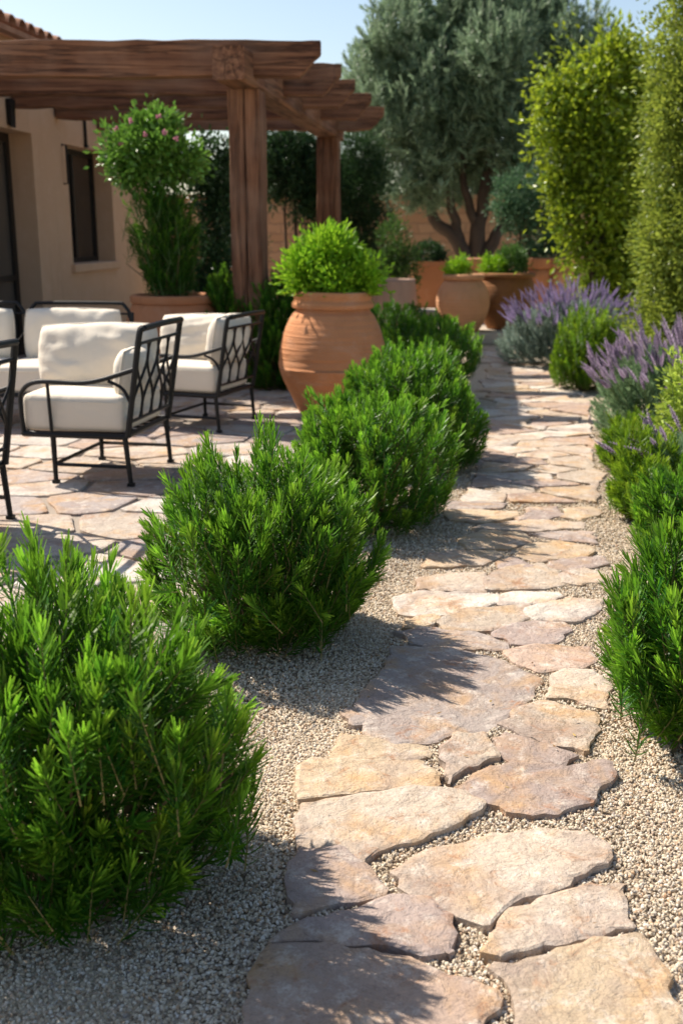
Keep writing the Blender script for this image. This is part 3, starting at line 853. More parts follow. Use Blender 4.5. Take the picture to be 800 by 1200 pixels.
def lavender(label, loc, rx, ry, h, seed, leafmat, flowermat, nsp, slen, lean, nfol=520, extra=230):
    rng_ = np.random.default_rng(seed)
    root = thing('lavender_bush', label, 'lavender', loc, 0, 'lavender clumps on the right side of the path')
    pts, nr, dr = dome(rng_, nfol, rx, ry, h * .6, h * .34, seed + 1, -.45, .14, .35)
    d = nr * .9 + np.array([0, 0, .9]) + rng_.normal(0, .25, (nfol, 3)); d /= np.linalg.norm(d, axis=1)[:, None]
    Ls = rng_.uniform(.13, .22, nfol)
    lowp = np.minimum(pts[:, 2], pts[:, 2] - d[:, 2] * Ls); pts[:, 2] += np.clip(.03 - lowp, 0, None)
    V, Fq, tip, rnd, base = needles(pts, d, Ls, 26, .05, .0066, seed + 2, 58, 12, .2, .3)
    link('foliage', np_mesh('foliage', V, Fq, {'tip': tip, 'rnd': rnd}), M[leafmat], root)
    # flower spikes: six meshes shared among all of them, a stalk with whorls of small florets
    protos, raw = [], []
    for k in range(6):
        r_ = np.random.default_rng(seed * 10 + k)
        hl = slen * r_.uniform(.8, 1.2); sl = r_.uniform(.09, .15)
        bend = r_.normal(0, .05, 2)
        zz = np.linspace(0, 1, 7)
        ctr = np.column_stack([bend[0] * zz ** 2, bend[1] * zz ** 2, zz * hl])
        tV, tF = tube(ctr, .0016, 3, False)
        nf = 64
        s = np.linspace(1 - sl / hl, 1.0, nf) ; ph = np.arange(nf) * 2.4
        c0 = np.column_stack([bend[0] * s ** 2, bend[1] * s ** 2, s * hl])
        wdt = .0085 * np.sin(np.pi * np.clip(np.linspace(.15, 1, nf), 0, .97)) + .003
        od = np.column_stack([np.cos(ph), np.sin(ph), np.full(nf, .9)]); od /= np.linalg.norm(od, axis=1)[:, None]
        sd_ = np.column_stack([-np.sin(ph), np.cos(ph), np.zeros(nf)])
        fl = np.stack([c0, c0 + od * wdt[:, None] * .7 + sd_ * wdt[:, None] * .55, c0 + od * wdt[:, None] * 1.7, c0 + od * wdt[:, None] * .7 - sd_ * wdt[:, None] * .55], 1).reshape(-1, 3)
        b = np.arange(nf)[:, None] * 4 + len(tV)
        me_ = np_mesh('flower_spike', np.vstack([tV, fl]), np.vstack([np.array(tF), b + [0, 1, 2, 3]]),
                      {'tip': np.concatenate([np.zeros(len(tV)), np.repeat(r_.uniform(0, 1, nf), 4)]), 'rnd': np.concatenate([np.zeros(len(tV)), np.repeat(r_.uniform(0, 1, nf), 4)])})
        me_.materials.append(M['greenstem']); me_.materials.append(M[flowermat])
        me_.polygons.foreach_set('material_index', np.array([0] * len(tF) + [1] * nf, np.int32))
        protos.append(me_)
        raw.append((np.vstack([tV, fl]), np.vstack([np.array(tF), b + [0, 1, 2, 3]]), np.concatenate([np.zeros(len(tV)), np.repeat(r_.uniform(0, 1, nf), 4)]), np.array([0] * len(tF) + [1] * nf)))
    rest_v, rest_f, rest_a, rest_r, rest_m = [], [], [], [], []
    for k in range(nsp + extra):
        ph = rng_.uniform(0, 6.283); rr_ = math.sqrt(rng_.uniform(.02, 1))
        bx, by = math.cos(ph) * rr_ * rx * .75, math.sin(ph) * rr_ * ry * .75
        dv = Vector((math.cos(ph) * rr_ * .62 + lean[0] + rng_.normal(0, .1), math.sin(ph) * rr_ * .62 + lean[1] + rng_.normal(0, .1), 1.0)).normalized()
        s_ = rng_.uniform(.8, 1.2)
        if k >= nsp:        # past a hundred: the rest as one part
            src = raw[k % 6]; rm = np.array(dv.to_track_quat('Z', 'Y').to_matrix()); n0 = sum(len(x_) for x_ in rest_v)
            rest_v.append((src[0] * [s_ * .9, s_ * .9, s_ * .92]) @ rm.T + [bx, by, h * (.60 - .30 * rr_ ** 2)])
            rest_f.append(src[1] + n0); rest_a.append(src[2]); rest_r.append(np.full(len(src[0]), rng_.uniform())); rest_m.append(src[3])
            continue
        o = bpy.data.objects.new('flower_spike', protos[k % 6]); C.objects.link(o); o.parent = root
        o.location = (bx, by, h * (.62 - .30 * rr_ ** 2))
        o.rotation_euler = dv.to_track_quat('Z', 'Y').to_euler(); o.scale = (s_ * .95, s_ * .95, s_)
    if not extra:
        return root
    me_ = np_mesh('small_flower_spikes', np.vstack(rest_v), np.vstack(rest_f), {'tip': np.concatenate(rest_a), 'rnd': np.concatenate(rest_r)})
    me_.materials.append(M['greenstem']); me_.materials.append(M[flowermat])
    me_.polygons.foreach_set('material_index', np.concatenate(rest_m).astype(np.int32))
    tag(link('small_flower_spikes', me_, None, root), kind='stuff')
    return root


lavender('far lavender clump with many violet flower spikes and blue-grey leaves', gp(672, 430), .66, .42, .66, 41, 'lavender_blue', 'purple', 100, .44, (0, -.05), 1150)
lavender('near lavender clump with faded mauve spikes leaning over the path edge', gp(776, 520), .42, .38, .66, 42, 'lavender_leaf', 'mauve', 98, .36, (-.2, -.05), 800, 130)

lavender('low grey lavender at the right edge with a few spikes leaning over the rosemary', gp(806, 606), .24, .24, .44, 43, 'lavender_leaf', 'mauve', 34, .26, (-.35, -.1), 320, 0)

# variegated lime shrub at the right edge
q = G(800, 566)
rt = thing('variegated_shrub', 'lime green leafy shrub at the right edge in front of the faded lavender', 'shrub', (q[0], q[1], 0))
leaves('foliage', rt, 'lime', [(0, 0, .48, .14, .14, .22), (-.05, .02, .28, .15, .15, .2), (.08, 0, .4, .14, .14, .2)], 1900, .045, .018, 51, .06, 14, 1.1, 0, .5)
mb = MB()
for k in range(9):
    a = k * .7; mb.tube([(0, 0, 0), (.05 * math.cos(a), .05 * math.sin(a), .2), (.12 * math.cos(a), .12 * math.sin(a), .52)], [.006, .004, .002], 5)
mb.build('stem', M['greenstem'], rt)

# ------------------------------------------------------------------ pots
def pot(name, label, cat, loc, prof, mat, seg=64, wob=.006, seed=0, rip=0.0, soil_z=None, soil_r=None, rz=0, group=None):
    rt_ = thing(name, label, cat, loc, rz, group)
    V, Fs = lathe(smooth_profile(prof, 22 if rip else 6), seg, wob, seed, rip)
    MB().add(V, Fs).build('body', M[mat], rt_, smooth=True)
    if soil_z:
        n = 28; mb_ = MB()
        V = [(0, 0, soil_z + .02)] + [(soil_r * math.cos(2 * math.pi * k / n), soil_r * math.sin(2 * math.pi * k / n), soil_z) for k in range(n)]
        mb_.add(V, [(0, 1 + k, 1 + (k + 1) % n) for k in range(n)]).build('soil', M['soil'], rt_)
    return rt_


def smooth_profile(p, per=6):
    """profile points; a third value 1 marks a hard corner, the rest is smoothed"""
    out, seg_ = [], []
    for q_ in p:
        seg_.append((q_[0], q_[1], 0))
        if len(q_) > 2:
            out += [tuple(x[:2]) for x in (smooth_path(seg_, per * (len(seg_) - 1)) if len(seg_) > 2 else np.array(seg_))]
            seg_ = [(q_[0], q_[1], 0)]
    if len(seg_) > 1:
        out += [tuple(x[:2]) for x in (smooth_path(seg_, per * (len(seg_) - 1)) if len(seg_) > 2 else np.array(seg_))]
    return out


U = G(390, 487)
URN = (U[0], U[1], 0)
prof = [(.215, .01, 1), (.24, .03), (.305, .16), (.36, .27), (.388, .36, 1), (.389, .375, 1), (.383, .42), (.374, .50), (.350, .60), (.308, .70), (.27, .75), (.262, .765, 1), (.268, .77, 1), (.288, .775), (.292, .80), (.278, .822, 1), (.275, .83), (.281, .875), (.272, .887, 1), (.245, .887), (.235, .86), (.235, .78, 1)]
pot('terracotta_urn', 'large round bellied terracotta urn with thick rim standing behind the rosemary hedge', 'urn', URN, prof, 'terra', 96, .007, 1, .0014, .84, .24)
rt = thing('clipped_shrub', 'bright lime green rounded shrub growing in the largest terracotta urn', 'shrub', (URN[0], URN[1], .85))
leaves('foliage', rt, 'bright', [(-.03, 0, .32, .16, .17, .14), (-.20, -.05, .15, .15, .16, .15), (.20, -.02, .13, .15, .16, .12), (.02, -.12, .12, .14, .12, .10), (.02, .1, .2, .2, .16, .16)], 8200, .055, .025, 61, .075, 18, 1.3, -.3, .6)
limbs('stem', rt, [([(0, 0, -.06), (.0, 0, .08), (-.01, 0, .22)], .012, .006), ([(0, 0, 0), (-.1, 0, .1), (-.15, 0, .16)], .008, .004), ([(0, 0, 0), (.1, 0, .08), (.17, 0, .14)], .008, .004)])

# planter with the flowering standard, left of the pergola post
TP = A(203, 345, 9.0)
TPL = (TP[0], TP[1], 0)
prof = [(.36, .0, 1), (.40, .02), (.44, .3), (.40, .55), (.335, .72, 1), (.35, .73), (.352, .775), (.34, .785, 1), (.30, .785), (.29, .72, 1)]
pot('terracotta_planter', 'wide orange terracotta planter by the house wall behind the white cushions', 'planter', TPL, prof, 'terra_orange', 64, .004, 2, .0012, .74, .30)
rt = thing('flowering_standard', 'tall potted shrub with a leafy round head and a few pink flowers', 'shrub', (TPL[0], TPL[1], .74))
c_ = lambda px, py: (A(px, py, 9.0) - np.array([TPL[0], TPL[1], .74]))
hb = [(*c_(178, 172), .27, .27, .24), (*c_(152, 182), .2, .22, .2), (*c_(207, 188), .2, .22, .19), (*c_(182, 150), .17, .18, .15), (*c_(150, 205), .12, .12, .08)]
leaves('crown', rt, 'crownleaf', hb, 5600, .06, .034, 71, .085, 18, .9, .05, .6)
for k, (px, py) in enumerate([(160, 145), (143, 154), (199, 158), (212, 165), (176, 160), (192, 140), (149, 172)]):
    b_ = c_(px, py); b_[1] -= .24
    r_ = np.random.default_rng(80 + k); n = 14
    dr = r_.normal(size=(n, 3)); dr /= np.linalg.norm(dr, axis=1)[:, None]
    sd_ = np.cross(dr, r_.normal(size=(n, 3))); sd_ /= np.linalg.norm(sd_, axis=1)[:, None]
    V = np.stack([0 * dr, dr * .015 + sd_ * .011, dr * .027, dr * .015 - sd_ * .011], 1).reshape(-1, 3)
    o = link('blossom', np_mesh('blossom', V, np.arange(n * 4).reshape(-1, 4), {'tip': np.full(n * 4, .5), 'rnd': np.repeat(r_.uniform(0, 1, n), 4)}), M['pink'], rt, tuple(b_))
t0, t1 = c_(190, 300), c_(180, 190)
limbs('trunk', rt, [([(0, 0, -.05), tuple(t0), tuple((t0 + t1) / 2 + [.02, 0, 0]), tuple(t1)], .028, .018), ([tuple(t1), tuple(t1 + [.0, 0, .2]), tuple(t1 + [.02, .0, .52])], .01, .003)])

rosemary('feathery dark green conifer filling the orange planter beneath the flowering head', (TPL[0] - .02, TPL[1] - .06, .76), (.25), .22, 1.0, 480, 26, .06, .006, .22, 72, mat='rosemary_deep', up=1.3, name='feathery_conifer', cat='conifer', low=-.8, lump=.28, jit=.5, stem='greenstem', spiky=.2)

# pots round the stone step at the end of the path
def box_thing(name, label, cat, dims, mat, bevel, kind=None):
    o = MB().box(*dims).build(name, M[mat], None, bevel=bevel)
    return tag(o, label, cat, kind=kind)


ST = .14
SY = G(560, 404)[1]
o = MB().box(.74, 3.4, SY, SY + 4.2, 0, ST).build('stone_step', M['stone_step'], None, bevel=.02)
tag(o, 'low pale stone step under the pots at the end of the path', 'step')
S2 = A(503, 369, 14.6)
o = MB().box(.80, 1.30, 14.5, 15.0, ST, ST + .12).build('stone_block', M['stone_step'], None, bevel=.015)
tag(o, 'small pale stone block in front of the square terracotta pot', 'block')


def on_step(px, py):
    q_ = G(px, py, ST); return (q_[0], q_[1], ST)


B1 = on_step(541, 388)
prof = [(.17, 0, 1), (.20, .02), (.275, .16), (.315, .32), (.30, .45), (.245, .555), (.205, .60, 1), (.235, .608), (.245, .64), (.235, .66, 1), (.19, .66), (.18, .58, 1)]
pot('bellied_pot', 'pale bellied terracotta pot on the step, left of the brown glazed pot', 'pot', B1, prof, 'terra_pale', 64, .005, 3, .0012, .63, .19)
rt = thing('pot_plant', 'small bright green ball plant in the pale bellied pot', 'pot plant', (B1[0], B1[1], ST + .63), 0, 'plants in the pots at the end of the path')
leaves('foliage', rt, 'bright', [(-.06, 0, .10, .14, .14, .12)], 1500, .045, .02, 62, .05, 12, 1.1, -.1, .5)
B2 = on_step(590, 386)
prof = [(.2, 0, 1), (.23, .02), (.315, .2), (.345, .38), (.33, .52), (.295, .615, 1), (.335, .62), (.34, .655), (.33, .665, 1), (.29, .665), (.28, .6, 1)]
B2 = (B2[0] + .03, B2[1] + .12, ST)
pot('glazed_pot', 'brown streaked glazed pot with a dark rim beside the lavender', 'pot', B2, prof, 'glaze', 64, .005, 4, .0012, .63, .27)
rt = thing('pot_plant', 'bright green mound of two rounded plants in the brown glazed pot', 'pot plant', (B2[0], B2[1], ST + .63), 0, 'plants in the pots at the end of the path')
leaves('foliage', rt, 'bright', [(-.17, -.03, .10, .15, .15, .13)], 1600, .045, .02, 63, .05, 12, 1.1, -.1, .5)
leaves('foliage', rt, 'midleaf', [(.06, .02, .15, .2, .2, .18)], 2400, .045, .02, 64, .05, 12, 1.1, -.1, .5)
BK = A(503, 306, 16.0)
sq = MB()
W0, W1, HH = .20, .26, BK[2] - ST
sq.add([(-W0, -W0, 0), (W0, -W0, 0), (W0, W0, 0), (-W0, W0, 0), (-W1, -W1, HH - .07), (W1, -W1, HH - .07), (W1, W1, HH - .07), (-W1, W1, HH - .07)], [(0, 3, 2, 1), (0, 1, 5, 4), (1, 2, 6, 5), (2, 3, 7, 6), (3, 0, 4, 7)])
rt = thing('square_pot', 'square orange terracotta pot with a dark shrub, behind the step under the olive', 'pot', (BK[0], 16.0, ST))
sq.build('body', M['terra_orange'], rt, bevel=.008)
W2 = W1 + .02
rm = MB().box(-W2, W2, -W2, -W2 + .04, HH - .07, HH).box(-W2, W2, W2 - .04, W2, HH - .07, HH).box(-W2, -W2 + .04, -W2 + .04, W2 - .04, HH - .07, HH).box(W2 - .04, W2, -W2 + .04, W2 - .04, HH - .07, HH)
rm.build('rim', M['terra_orange'], rt)
MB().box(-W2 + .04, W2 - .04, -W2 + .04, W2 - .04, HH - .06, HH - .03).build('soil', M['soil'], rt)
rt = thing('pot_plant', 'dark green rounded shrub in the square terracotta pot', 'pot plant', (BK[0], 16.0, ST + HH - .04), 0, 'plants in the pots at the end of the path')
leaves('foliage', rt, 'darkleaf', [(-.02, 0, .14, .26, .22, .17)], 2200, .05, .024, 65, .06, 12, 1, -.1, .5)
PT = A(463, 327, 13.0)
prof = [(.315, 0, 1), (.32, .01), (.28, .36), (.235, PT[2] - .01, 1), (.23, PT[2]), (.20, PT[2], 1), (.195, PT[2] - .1, 1)]
pot('tapered_pot', 'pale pinkish tapered clay pot, wider at its foot, right behind the big urn', 'pot', (PT[0], 13.0, 0), prof, 'terra_pink', 56, .003, 5, .0012, PT[2] - .05, .2)
for px, w_, mt, lab, sd_ in ((631, .175, 'terra_orange', 'small orange clay pot with a rim directly behind the brown glazed pot', 6), (661, .19, 'terra_pale', 'small pale clay pot with a rim behind the far lavender spikes', 7), (556, .12, 'terra_pale', 'small pale clay pot peeking out between the two bright green pot plants', 8)):
    q = A(px, 303, 14.6 if px > 600 else 13.9); h_ = q[2] - ST
    prof = [(w_ * .7, 0, 1), (w_ * .72, .01), (w_ * .95, h_ - .12, 1), (w_ * 1.08, h_ - .115), (w_ * 1.12, h_ - .01), (w_ * 1.1, h_, 1), (w_ * .92, h_), (w_ * .9, h_ - .1, 1)]
    pot('clay_pot', lab, 'pot', (q[0], q[1], ST), prof, mt, 40, .003, sd_, 0, h_ - .05, w_ * .9, group='small clay pots at the back of the step')

# ------------------------------------------------------------------ trees and tall shrubs
OB = A(552, 300, 18.0)
rt = thing('olive_tree', 'large silvery green olive tree with several dark twisting trunks behind the pots', 'olive tree', (OB[0], 18.0, 0))
O = lambda px, py, y=18.0: tuple(A(px, py, y) - np.array([OB[0], 18.0, 0]))
limbs('trunk', rt, [([(0, 0, 0), (-.05, 0, .5), O(538, 285), O(512, 262), O(500, 235), O(478, 190)], .17, .05),
                    ([(.05, 0, .2), (.03, .05, .7), O(560, 270), O(565, 240), O(575, 180), O(585, 110)], .18, .05),
                    ([(.1, 0, .2), O(572, 292), O(588, 268), O(612, 235), O(640, 180)], .14, .04),
                    ([O(538, 285), O(533, 258), O(525, 225), O(520, 160)], .10, .04), ([O(560, 268), O(548, 236), O(540, 180), O(545, 90)], .09, .03)])
orng = np.random.default_rng(90)
blobs = []
for k in range(95):
    while True:
        v_ = orng.uniform(-1, 1, 3)
        if v_.dot(v_) < 1: break
    px, py = 556 + v_[0] * 138, 100 + v_[2] * 132
    if py > 205 and 500 < px < 600: py -= 45
    r_ = orng.uniform(.38, .62)
    blobs.append((*O(px, py, 18 + v_[1] * 1.3), r_, r_, r_ * 1.1))
for px, py in ((560, 5), (500, 20), (620, 18), (660, 30), (455, 60), (440, 95), (445, 150), (475, 210), (690, 70), (590, -20), (530, -25), (640, -8), (480, 5), (690, 110), (425, 120), (430, 75), (415, 100), (680, 140), (650, 10), (670, 50), (690, 60), (700, 35), (640, 40), (620, -20), (660, 80), (690, 90), (705, 75), (655, 110), (640, 140), (450, 30), (470, -10), (650, -15), (560, -55), (610, -60), (500, -40)):
    blobs.append((*O(px, py, 18 + orng.uniform(-.6, .6)), .38, .4, .48))
BB = np.array(blobs); ns = 9500
wts = BB[:, 3] * BB[:, 5]; bi = orng.choice(len(BB), ns, p=wts / wts.sum())
dr = orng.normal(size=(ns, 3)); dr /= np.linalg.norm(dr, axis=1)[:, None]
pts = BB[bi, :3] + dr * BB[bi, 3:] * (1 - .6 * orng.uniform(0, 1, (ns, 1)) ** 1.6) * 1.12
dd = dr * .7 + np.array([0, 0, .75]) + orng.normal(0, .35, (ns, 3)); dd /= np.linalg.norm(dd, axis=1)[:, None]
V, Fq, tip, rnd, _ = needles(pts, dd, orng.uniform(.25, .5, ns), 22, .095, .021, 91, 58, 18, .1, .25)
link('crown', np_mesh('crown', V, Fq, {'tip': np.repeat(orng.uniform(0, 1, len(V) // 6), 6), 'rnd': rnd}), M['olive'], rt)

rt_y = 12.2
q = A(692, 300, rt_y)
rt = thing('leafy_tree', 'yellow-green broad leaved tree behind the far lavender, left of the leafy column', 'tree', (q[0], rt_y, 0))
O = lambda px, py, y=rt_y: tuple(A(px, py, y) - np.array([q[0], rt_y, 0]))
bl = [(*O(px, py, rt_y + dy), r_, r_, r_ * rz) for px, py, dy, r_, rz in (
    (705, 98, 0, .24, 1), (676, 122, 0, .26, .9), (655, 118, -.1, .16, .8), (722, 78, .1, .2, 1.2), (742, 92, .2, .26, 1), (690, 160, 0, .34, .9), (662, 172, .1, .22, .8), (718, 178, -.1, .34, 1), (742, 160, .2, .36, 1),
    (676, 222, .1, .26, .8), (712, 236, -.15, .34, .9), (690, 272, 0, .26, .9), (728, 286, 0, .36, 1), (712, 326, 0, .34, .9), (745, 330, .1, .36, 1), (755, 235, .3, .4, 1), (640, 108, 0, .10, 1), (634, 140, 0, .12, .8), (642, 168, .1, .14, .8), (650, 215, .1, .14, 1), (652, 275, 0, .10, .8), (650, 90, 0, .09, 1.2),
    (668, 78, 0, .09, 1.4), (690, 66, 0, .11, 1.5), (715, 58, .1, .1, 1.4), (735, 62, .1, .12, 1.3), (648, 196, 0, .10, .8), (660, 250, -.1, .12, .8), (672, 302, -.1, .14, .8), (755, 120, .3, .3, 1), (755, 290, .3, .36, 1), (750, 365, .2, .36, 1), (710, 370, .2, .3, 1))]
leaves('crown', rt, 'citrus', bl, 23000, .085, .045, 92, .19, 16, .8, .2, .75)
limbs('trunk', rt, [([(0, 0, 0), (.02, 0, .8), (0, 0, 1.6), (.05, 0, 2.6)], .07, .03), ([(0, 0, .9), (-.2, 0, 1.5), (-.25, 0, 2.1)], .04, .02), ([(0, 0, 1.0), (.25, 0, 1.6), (.3, 0, 2.4)], .04, .02)])

rt_y = 9.4
q = A(814, 300, rt_y)
rt = thing('columnar_tree', 'tall narrow column of small yellow-green leaves at the right edge', 'tree', (q[0], rt_y, 0))
crng = np.random.default_rng(95)
bl = []
for k in range(40):
    z = .25 + 4.7 * k / 39; a = crng.uniform(0, 6.28); o_ = crng.uniform(.1, .24)
    bl.append((o_ * math.cos(a), o_ * math.sin(a), z, .38, .38, .42))
leaves('crown', rt, 'column', bl, 92000, .050, .025, 96, .11, 14, .9, .1, .6)
limbs('trunk', rt, [([(0, 0, 0), (.02, 0, 1.5), (0, .02, 3), (0, 0, 4.6)], .09, .03)])


def shrub(label, px, Y, blobs_px, n, ln, wd, mat, seed, name='tall_shrub', cat='shrub', clump=.1, per=18, shell=.6, droop=.1):
    q_ = A(px, 300, Y)
    r_ = thing(name, label, cat, (q_[0], Y, 0), 0, 'tall shrubs in front of the garden wall' if name == 'tall_shrub' else None)
    bl_ = [(*(A(x, y_, Y + dy) - np.array([q_[0], Y, 0])), a, b, c2) for x, y_, dy, a, b, c2 in blobs_px]
    leaves('foliage', r_, mat, bl_, n, ln, wd, seed, clump, per, .9, droop, shell)
    top = max(b_[2] for b_ in bl_)
    limbs('stem', r_, [([(0, 0, 0), (.03, 0, top * .4), (0, .02, top * .8)], .04, .015), ([(0, 0, .1), (-.12, 0, top * .5), (-.1, 0, top * .8)], .025, .01)])
    return r_


shrub('blue-green rounded shrub between the olive trunks and the yellow-green tree', 618, 14.8, [(612, 228, 0, .40, .35, .36), (600, 250, 0, .25, .3, .25), (640, 240, .1, .28, .3, .3), (635, 275, .1, .35, .3, .3), (640, 305, .2, .35, .3, .3)], 9000, .06, .026, 'midblue', 101)
shrub('dark feathery shrub seen between the two pergola posts', 345, 15.2, [(340, 195, 0, .45, .3, .4), (322, 215, .1, .3, .3, .35), (375, 215, .1, .35, .3, .45), (335, 165, .1, .5, .3, .25), (360, 230, 0, .28, .3, .4), (375, 260, 0, .2, .2, .4), (350, 180, .2, .5, .3, .25), (375, 300, .1, .25, .2, .3)], 15000, .085, .022, 'darkleaf', 102, shell=.8)
shrub('tall dark upright shrub to the right of the far pergola post', 424, 15.0, [(422, 185, 0, .28, .28, .35), (420, 225, 0, .38, .3, .4), (430, 265, 0, .38, .3, .4), (410, 250, 0, .3, .3, .4), (425, 305, 0, .42, .3, .4), (440, 200, .1, .2, .2, .3), (400, 205, .2, .2, .2, .35)], 15000, .085, .016, 'darkleaf', 103, droop=-.3)
shrub('mid green upright shrub between the tall dark shrub and the square pot', 465, 14.2, [(462, 275, 0, .2, .2, .22), (470, 300, 0, .22, .2, .25), (455, 315, 0, .25, .2, .25), (475, 325, 0, .2, .2, .25), (465, 350, 0, .25, .2, .3)], 5200, .06, .018, 'midleaf', 104, droop=-.3)
shrub('dark leafy climber between the orange planter and the front pergola post', 252, 10.6, [(250, 190, 0, .2, .2, .22), (243, 225, 0, .2, .2, .22), (258, 240, 0, .16, .2, .3), (252, 280, 0, .17, .2, .3), (245, 315, 0, .2, .2, .25), (258, 335, 0, .2, .2, .25), (255, 360, 0, .2, .2, .25), (232, 200, .1, .16, .15, .16)], 8000, .055, .028, 'darkleaf', 105, name='climbing_vine', cat='climber')
shrub('dark green shrub behind the front pergola post, in front of the garden wall', 292, 16.5, [(290, 205, 0, .4, .3, .42), (275, 240, 0, .3, .3, .3), (300, 180, 0, .3, .3, .2), (265, 200, 0, .3, .3, .3), (270, 285, 0, .3, .3, .4), (300, 295, .1, .12, .2, .3)], 9000, .075, .024, 'darkleaf', 106)

# ------------------------------------------------------------------ trees beyond the wall
far_rng = np.random.default_rng(120)
for k, (x, y, r_, h_, lab) in enumerate(((-4.6, 24, 1.4, 2.9, 'dark evergreen tree beyond the garden wall, seen between house and vine'), (-1.6, 23.5, 1.5, 3.3, 'dark evergreen tree beyond the garden wall, behind the front pergola post'),
                                   (1.0, 24, 1.4, 3.2, 'dark evergreen tree beyond the garden wall, behind the far pergola post'), (3.4, 24.2, 1.5, 3.1, 'dark evergreen tree beyond the garden wall, seen through the olive trunks'),
                                   (6.2, 24, 1.7, 3.6, 'dark evergreen tree beyond the garden wall, behind the yellow-green tree'))):
    rt = thing('evergreen_tree', lab, 'evergreen tree', (x, y, 0), 0, 'evergreen trees beyond the garden wall')
    bl = [(far_rng.uniform(-.6, .6) * r_, far_rng.uniform(-.4, .4), far_rng.uniform(.25, .8) * h_, r_ * .55, .6, h_ * .22) for _ in range(12)]
    leaves('crown', rt, 'darkleaf', bl, 9000, .13, .06, 121 + k, .2, 22, .9, .0, .7)
    limbs('trunk', rt, [([(0, 0, 0), (.05, 0, h_ * .4), (0, 0, h_ * .85)], .12, .03)])

# ------------------------------------------------------------------ garden wall
o = MB().box(-9, 9, 20.2, 20.6, 0, 1.86).box(-9.02, 9.02, 20.15, 20.65, 1.862, 1.93).build('garden_wall', M['rubble'], None)
tag(o, 'low ochre stone garden wall behind the olive tree and pergola', 'wall')

# ------------------------------------------------------------------ house
X0, SL = -4.5, .122


def wx(y): return X0 + SL * y


yaw = -math.atan(SL)
HY0, HY1 = 10.15, 15.3
house = thing('house', 'tan stucco house with a clay tile roof at the left edge', 'house', (wx(HY0), HY0, 0), yaw)
kk = math.sqrt(1 + SL * SL)


def s_of(px):
    """distance along the wall of the point seen at photo column px"""
    k = ray(px, 270); r_ = k[0] / k[1]
    y_ = X0 / (r_ - SL)
    return (y_ - HY0) * kk


def z_of(px, py):
    k = ray(px, 270); y_ = X0 / (k[0] / k[1] - SL)
    return A(px, py, y_)[2]


LEN = (HY1 - HY0) * kk
TH = .34
d0, d1, dz = -.9, s_of(45), z_of(26, 152)
HN = -1.1                     # the wall runs a little past the door, out of the picture
w0, w1, wz0, wz1 = s_of(84), s_of(134), z_of(108, 308), z_of(108, 174)
HT = 3.08
d1 = min(d1, w0 - .25)
wl = MB()
# local frame: x = outward (towards the patio), y along the wall
segs = [(HN, d0, 0, HT), (d0, d1, dz, HT), (d1, w0, 0, HT), (w0, w1, 0, wz0), (w0, w1, wz1, HT), (w1, LEN, 0, HT)]
for a, b, c0, c1 in segs:
    wl.box(-TH, 0, a, b, c0, c1)
wl.box(-5.0, -TH, LEN - .3, LEN, 0, HT).box(-5.0, -TH, HN, HN + .3, 0, HT)
wl.build('wall', M['stucco'], house)
# window
wf = MB()
fx0, fx1 = -.27, -.22
wf.box(fx0, fx1, w0, w0 + .06, wz0, wz1).box(fx0, fx1, w1 - .06, w1, wz0, wz1).box(fx0, fx1, w0 + .06, w1 - .06, wz0, wz0 + .06).box(fx0, fx1, w0 + .06, w1 - .06, wz1 - .06, wz1).box(fx0, fx1, (w0 + w1) / 2 - .025, (w0 + w1) / 2 + .025, wz0 + .06, wz1 - .06)
win = wf.build('window', M['blackframe'], house)
MB().box(-.25, -.244, w0 + .06, w1 - .06, wz0 + .06, wz1 - .06).build('pane', M['glass'], win)
MB().box(-.22, .05, w0 - .06, w1 + .05, wz0 - .09, wz0 + .004).build('sill', M['stucco'], win, bevel=.012)
MB().tube([(.003, w0 - .14, wz1 - .02), (.05, w0 - .14, wz1 - .02), (.05, w0 - .14, wz1 - .42), (.003, w0 - .14, wz1 - .42)], .012, 6).build('shutter_stay', M['iron'], win)
# door
dfm = MB()
dd0, dd1 = -.30, -.24
dfm.box(dd0, dd1, d1 - .09, d1, 0, dz).box(dd0, dd1, d0, d0 + .09, 0, dz).box(dd0, dd1, d0 + .09, d1 - .09, dz - .09, dz).box(dd0, dd1, d0 + .09, d1 - .09, 0, .14).box(dd0, dd1, d0 + .09, d1 - .09, .80, .85).box(dd0, dd1, (d0 + d1) / 2 - .04, (d0 + d1) / 2 + .04, .14, .80).box(dd0, dd1, (d0 + d1) / 2 - .04, (d0 + d1) / 2 + .04, .85, dz - .09)
door = dfm.build('door', M['blackframe'], house)
MB().box(-.275, -.268, d0 + .09, d1 - .09, .14, dz - .09).build('pane', M['doorglass'], door)
MB().tube([(-.24, d1 - .6, 1.0), (-.19, d1 - .6, 1.0), (-.19, d1 - .6, 1.2), (-.24, d1 - .6, 1.2)], .011, 6).build('handle', M['iron'], door)
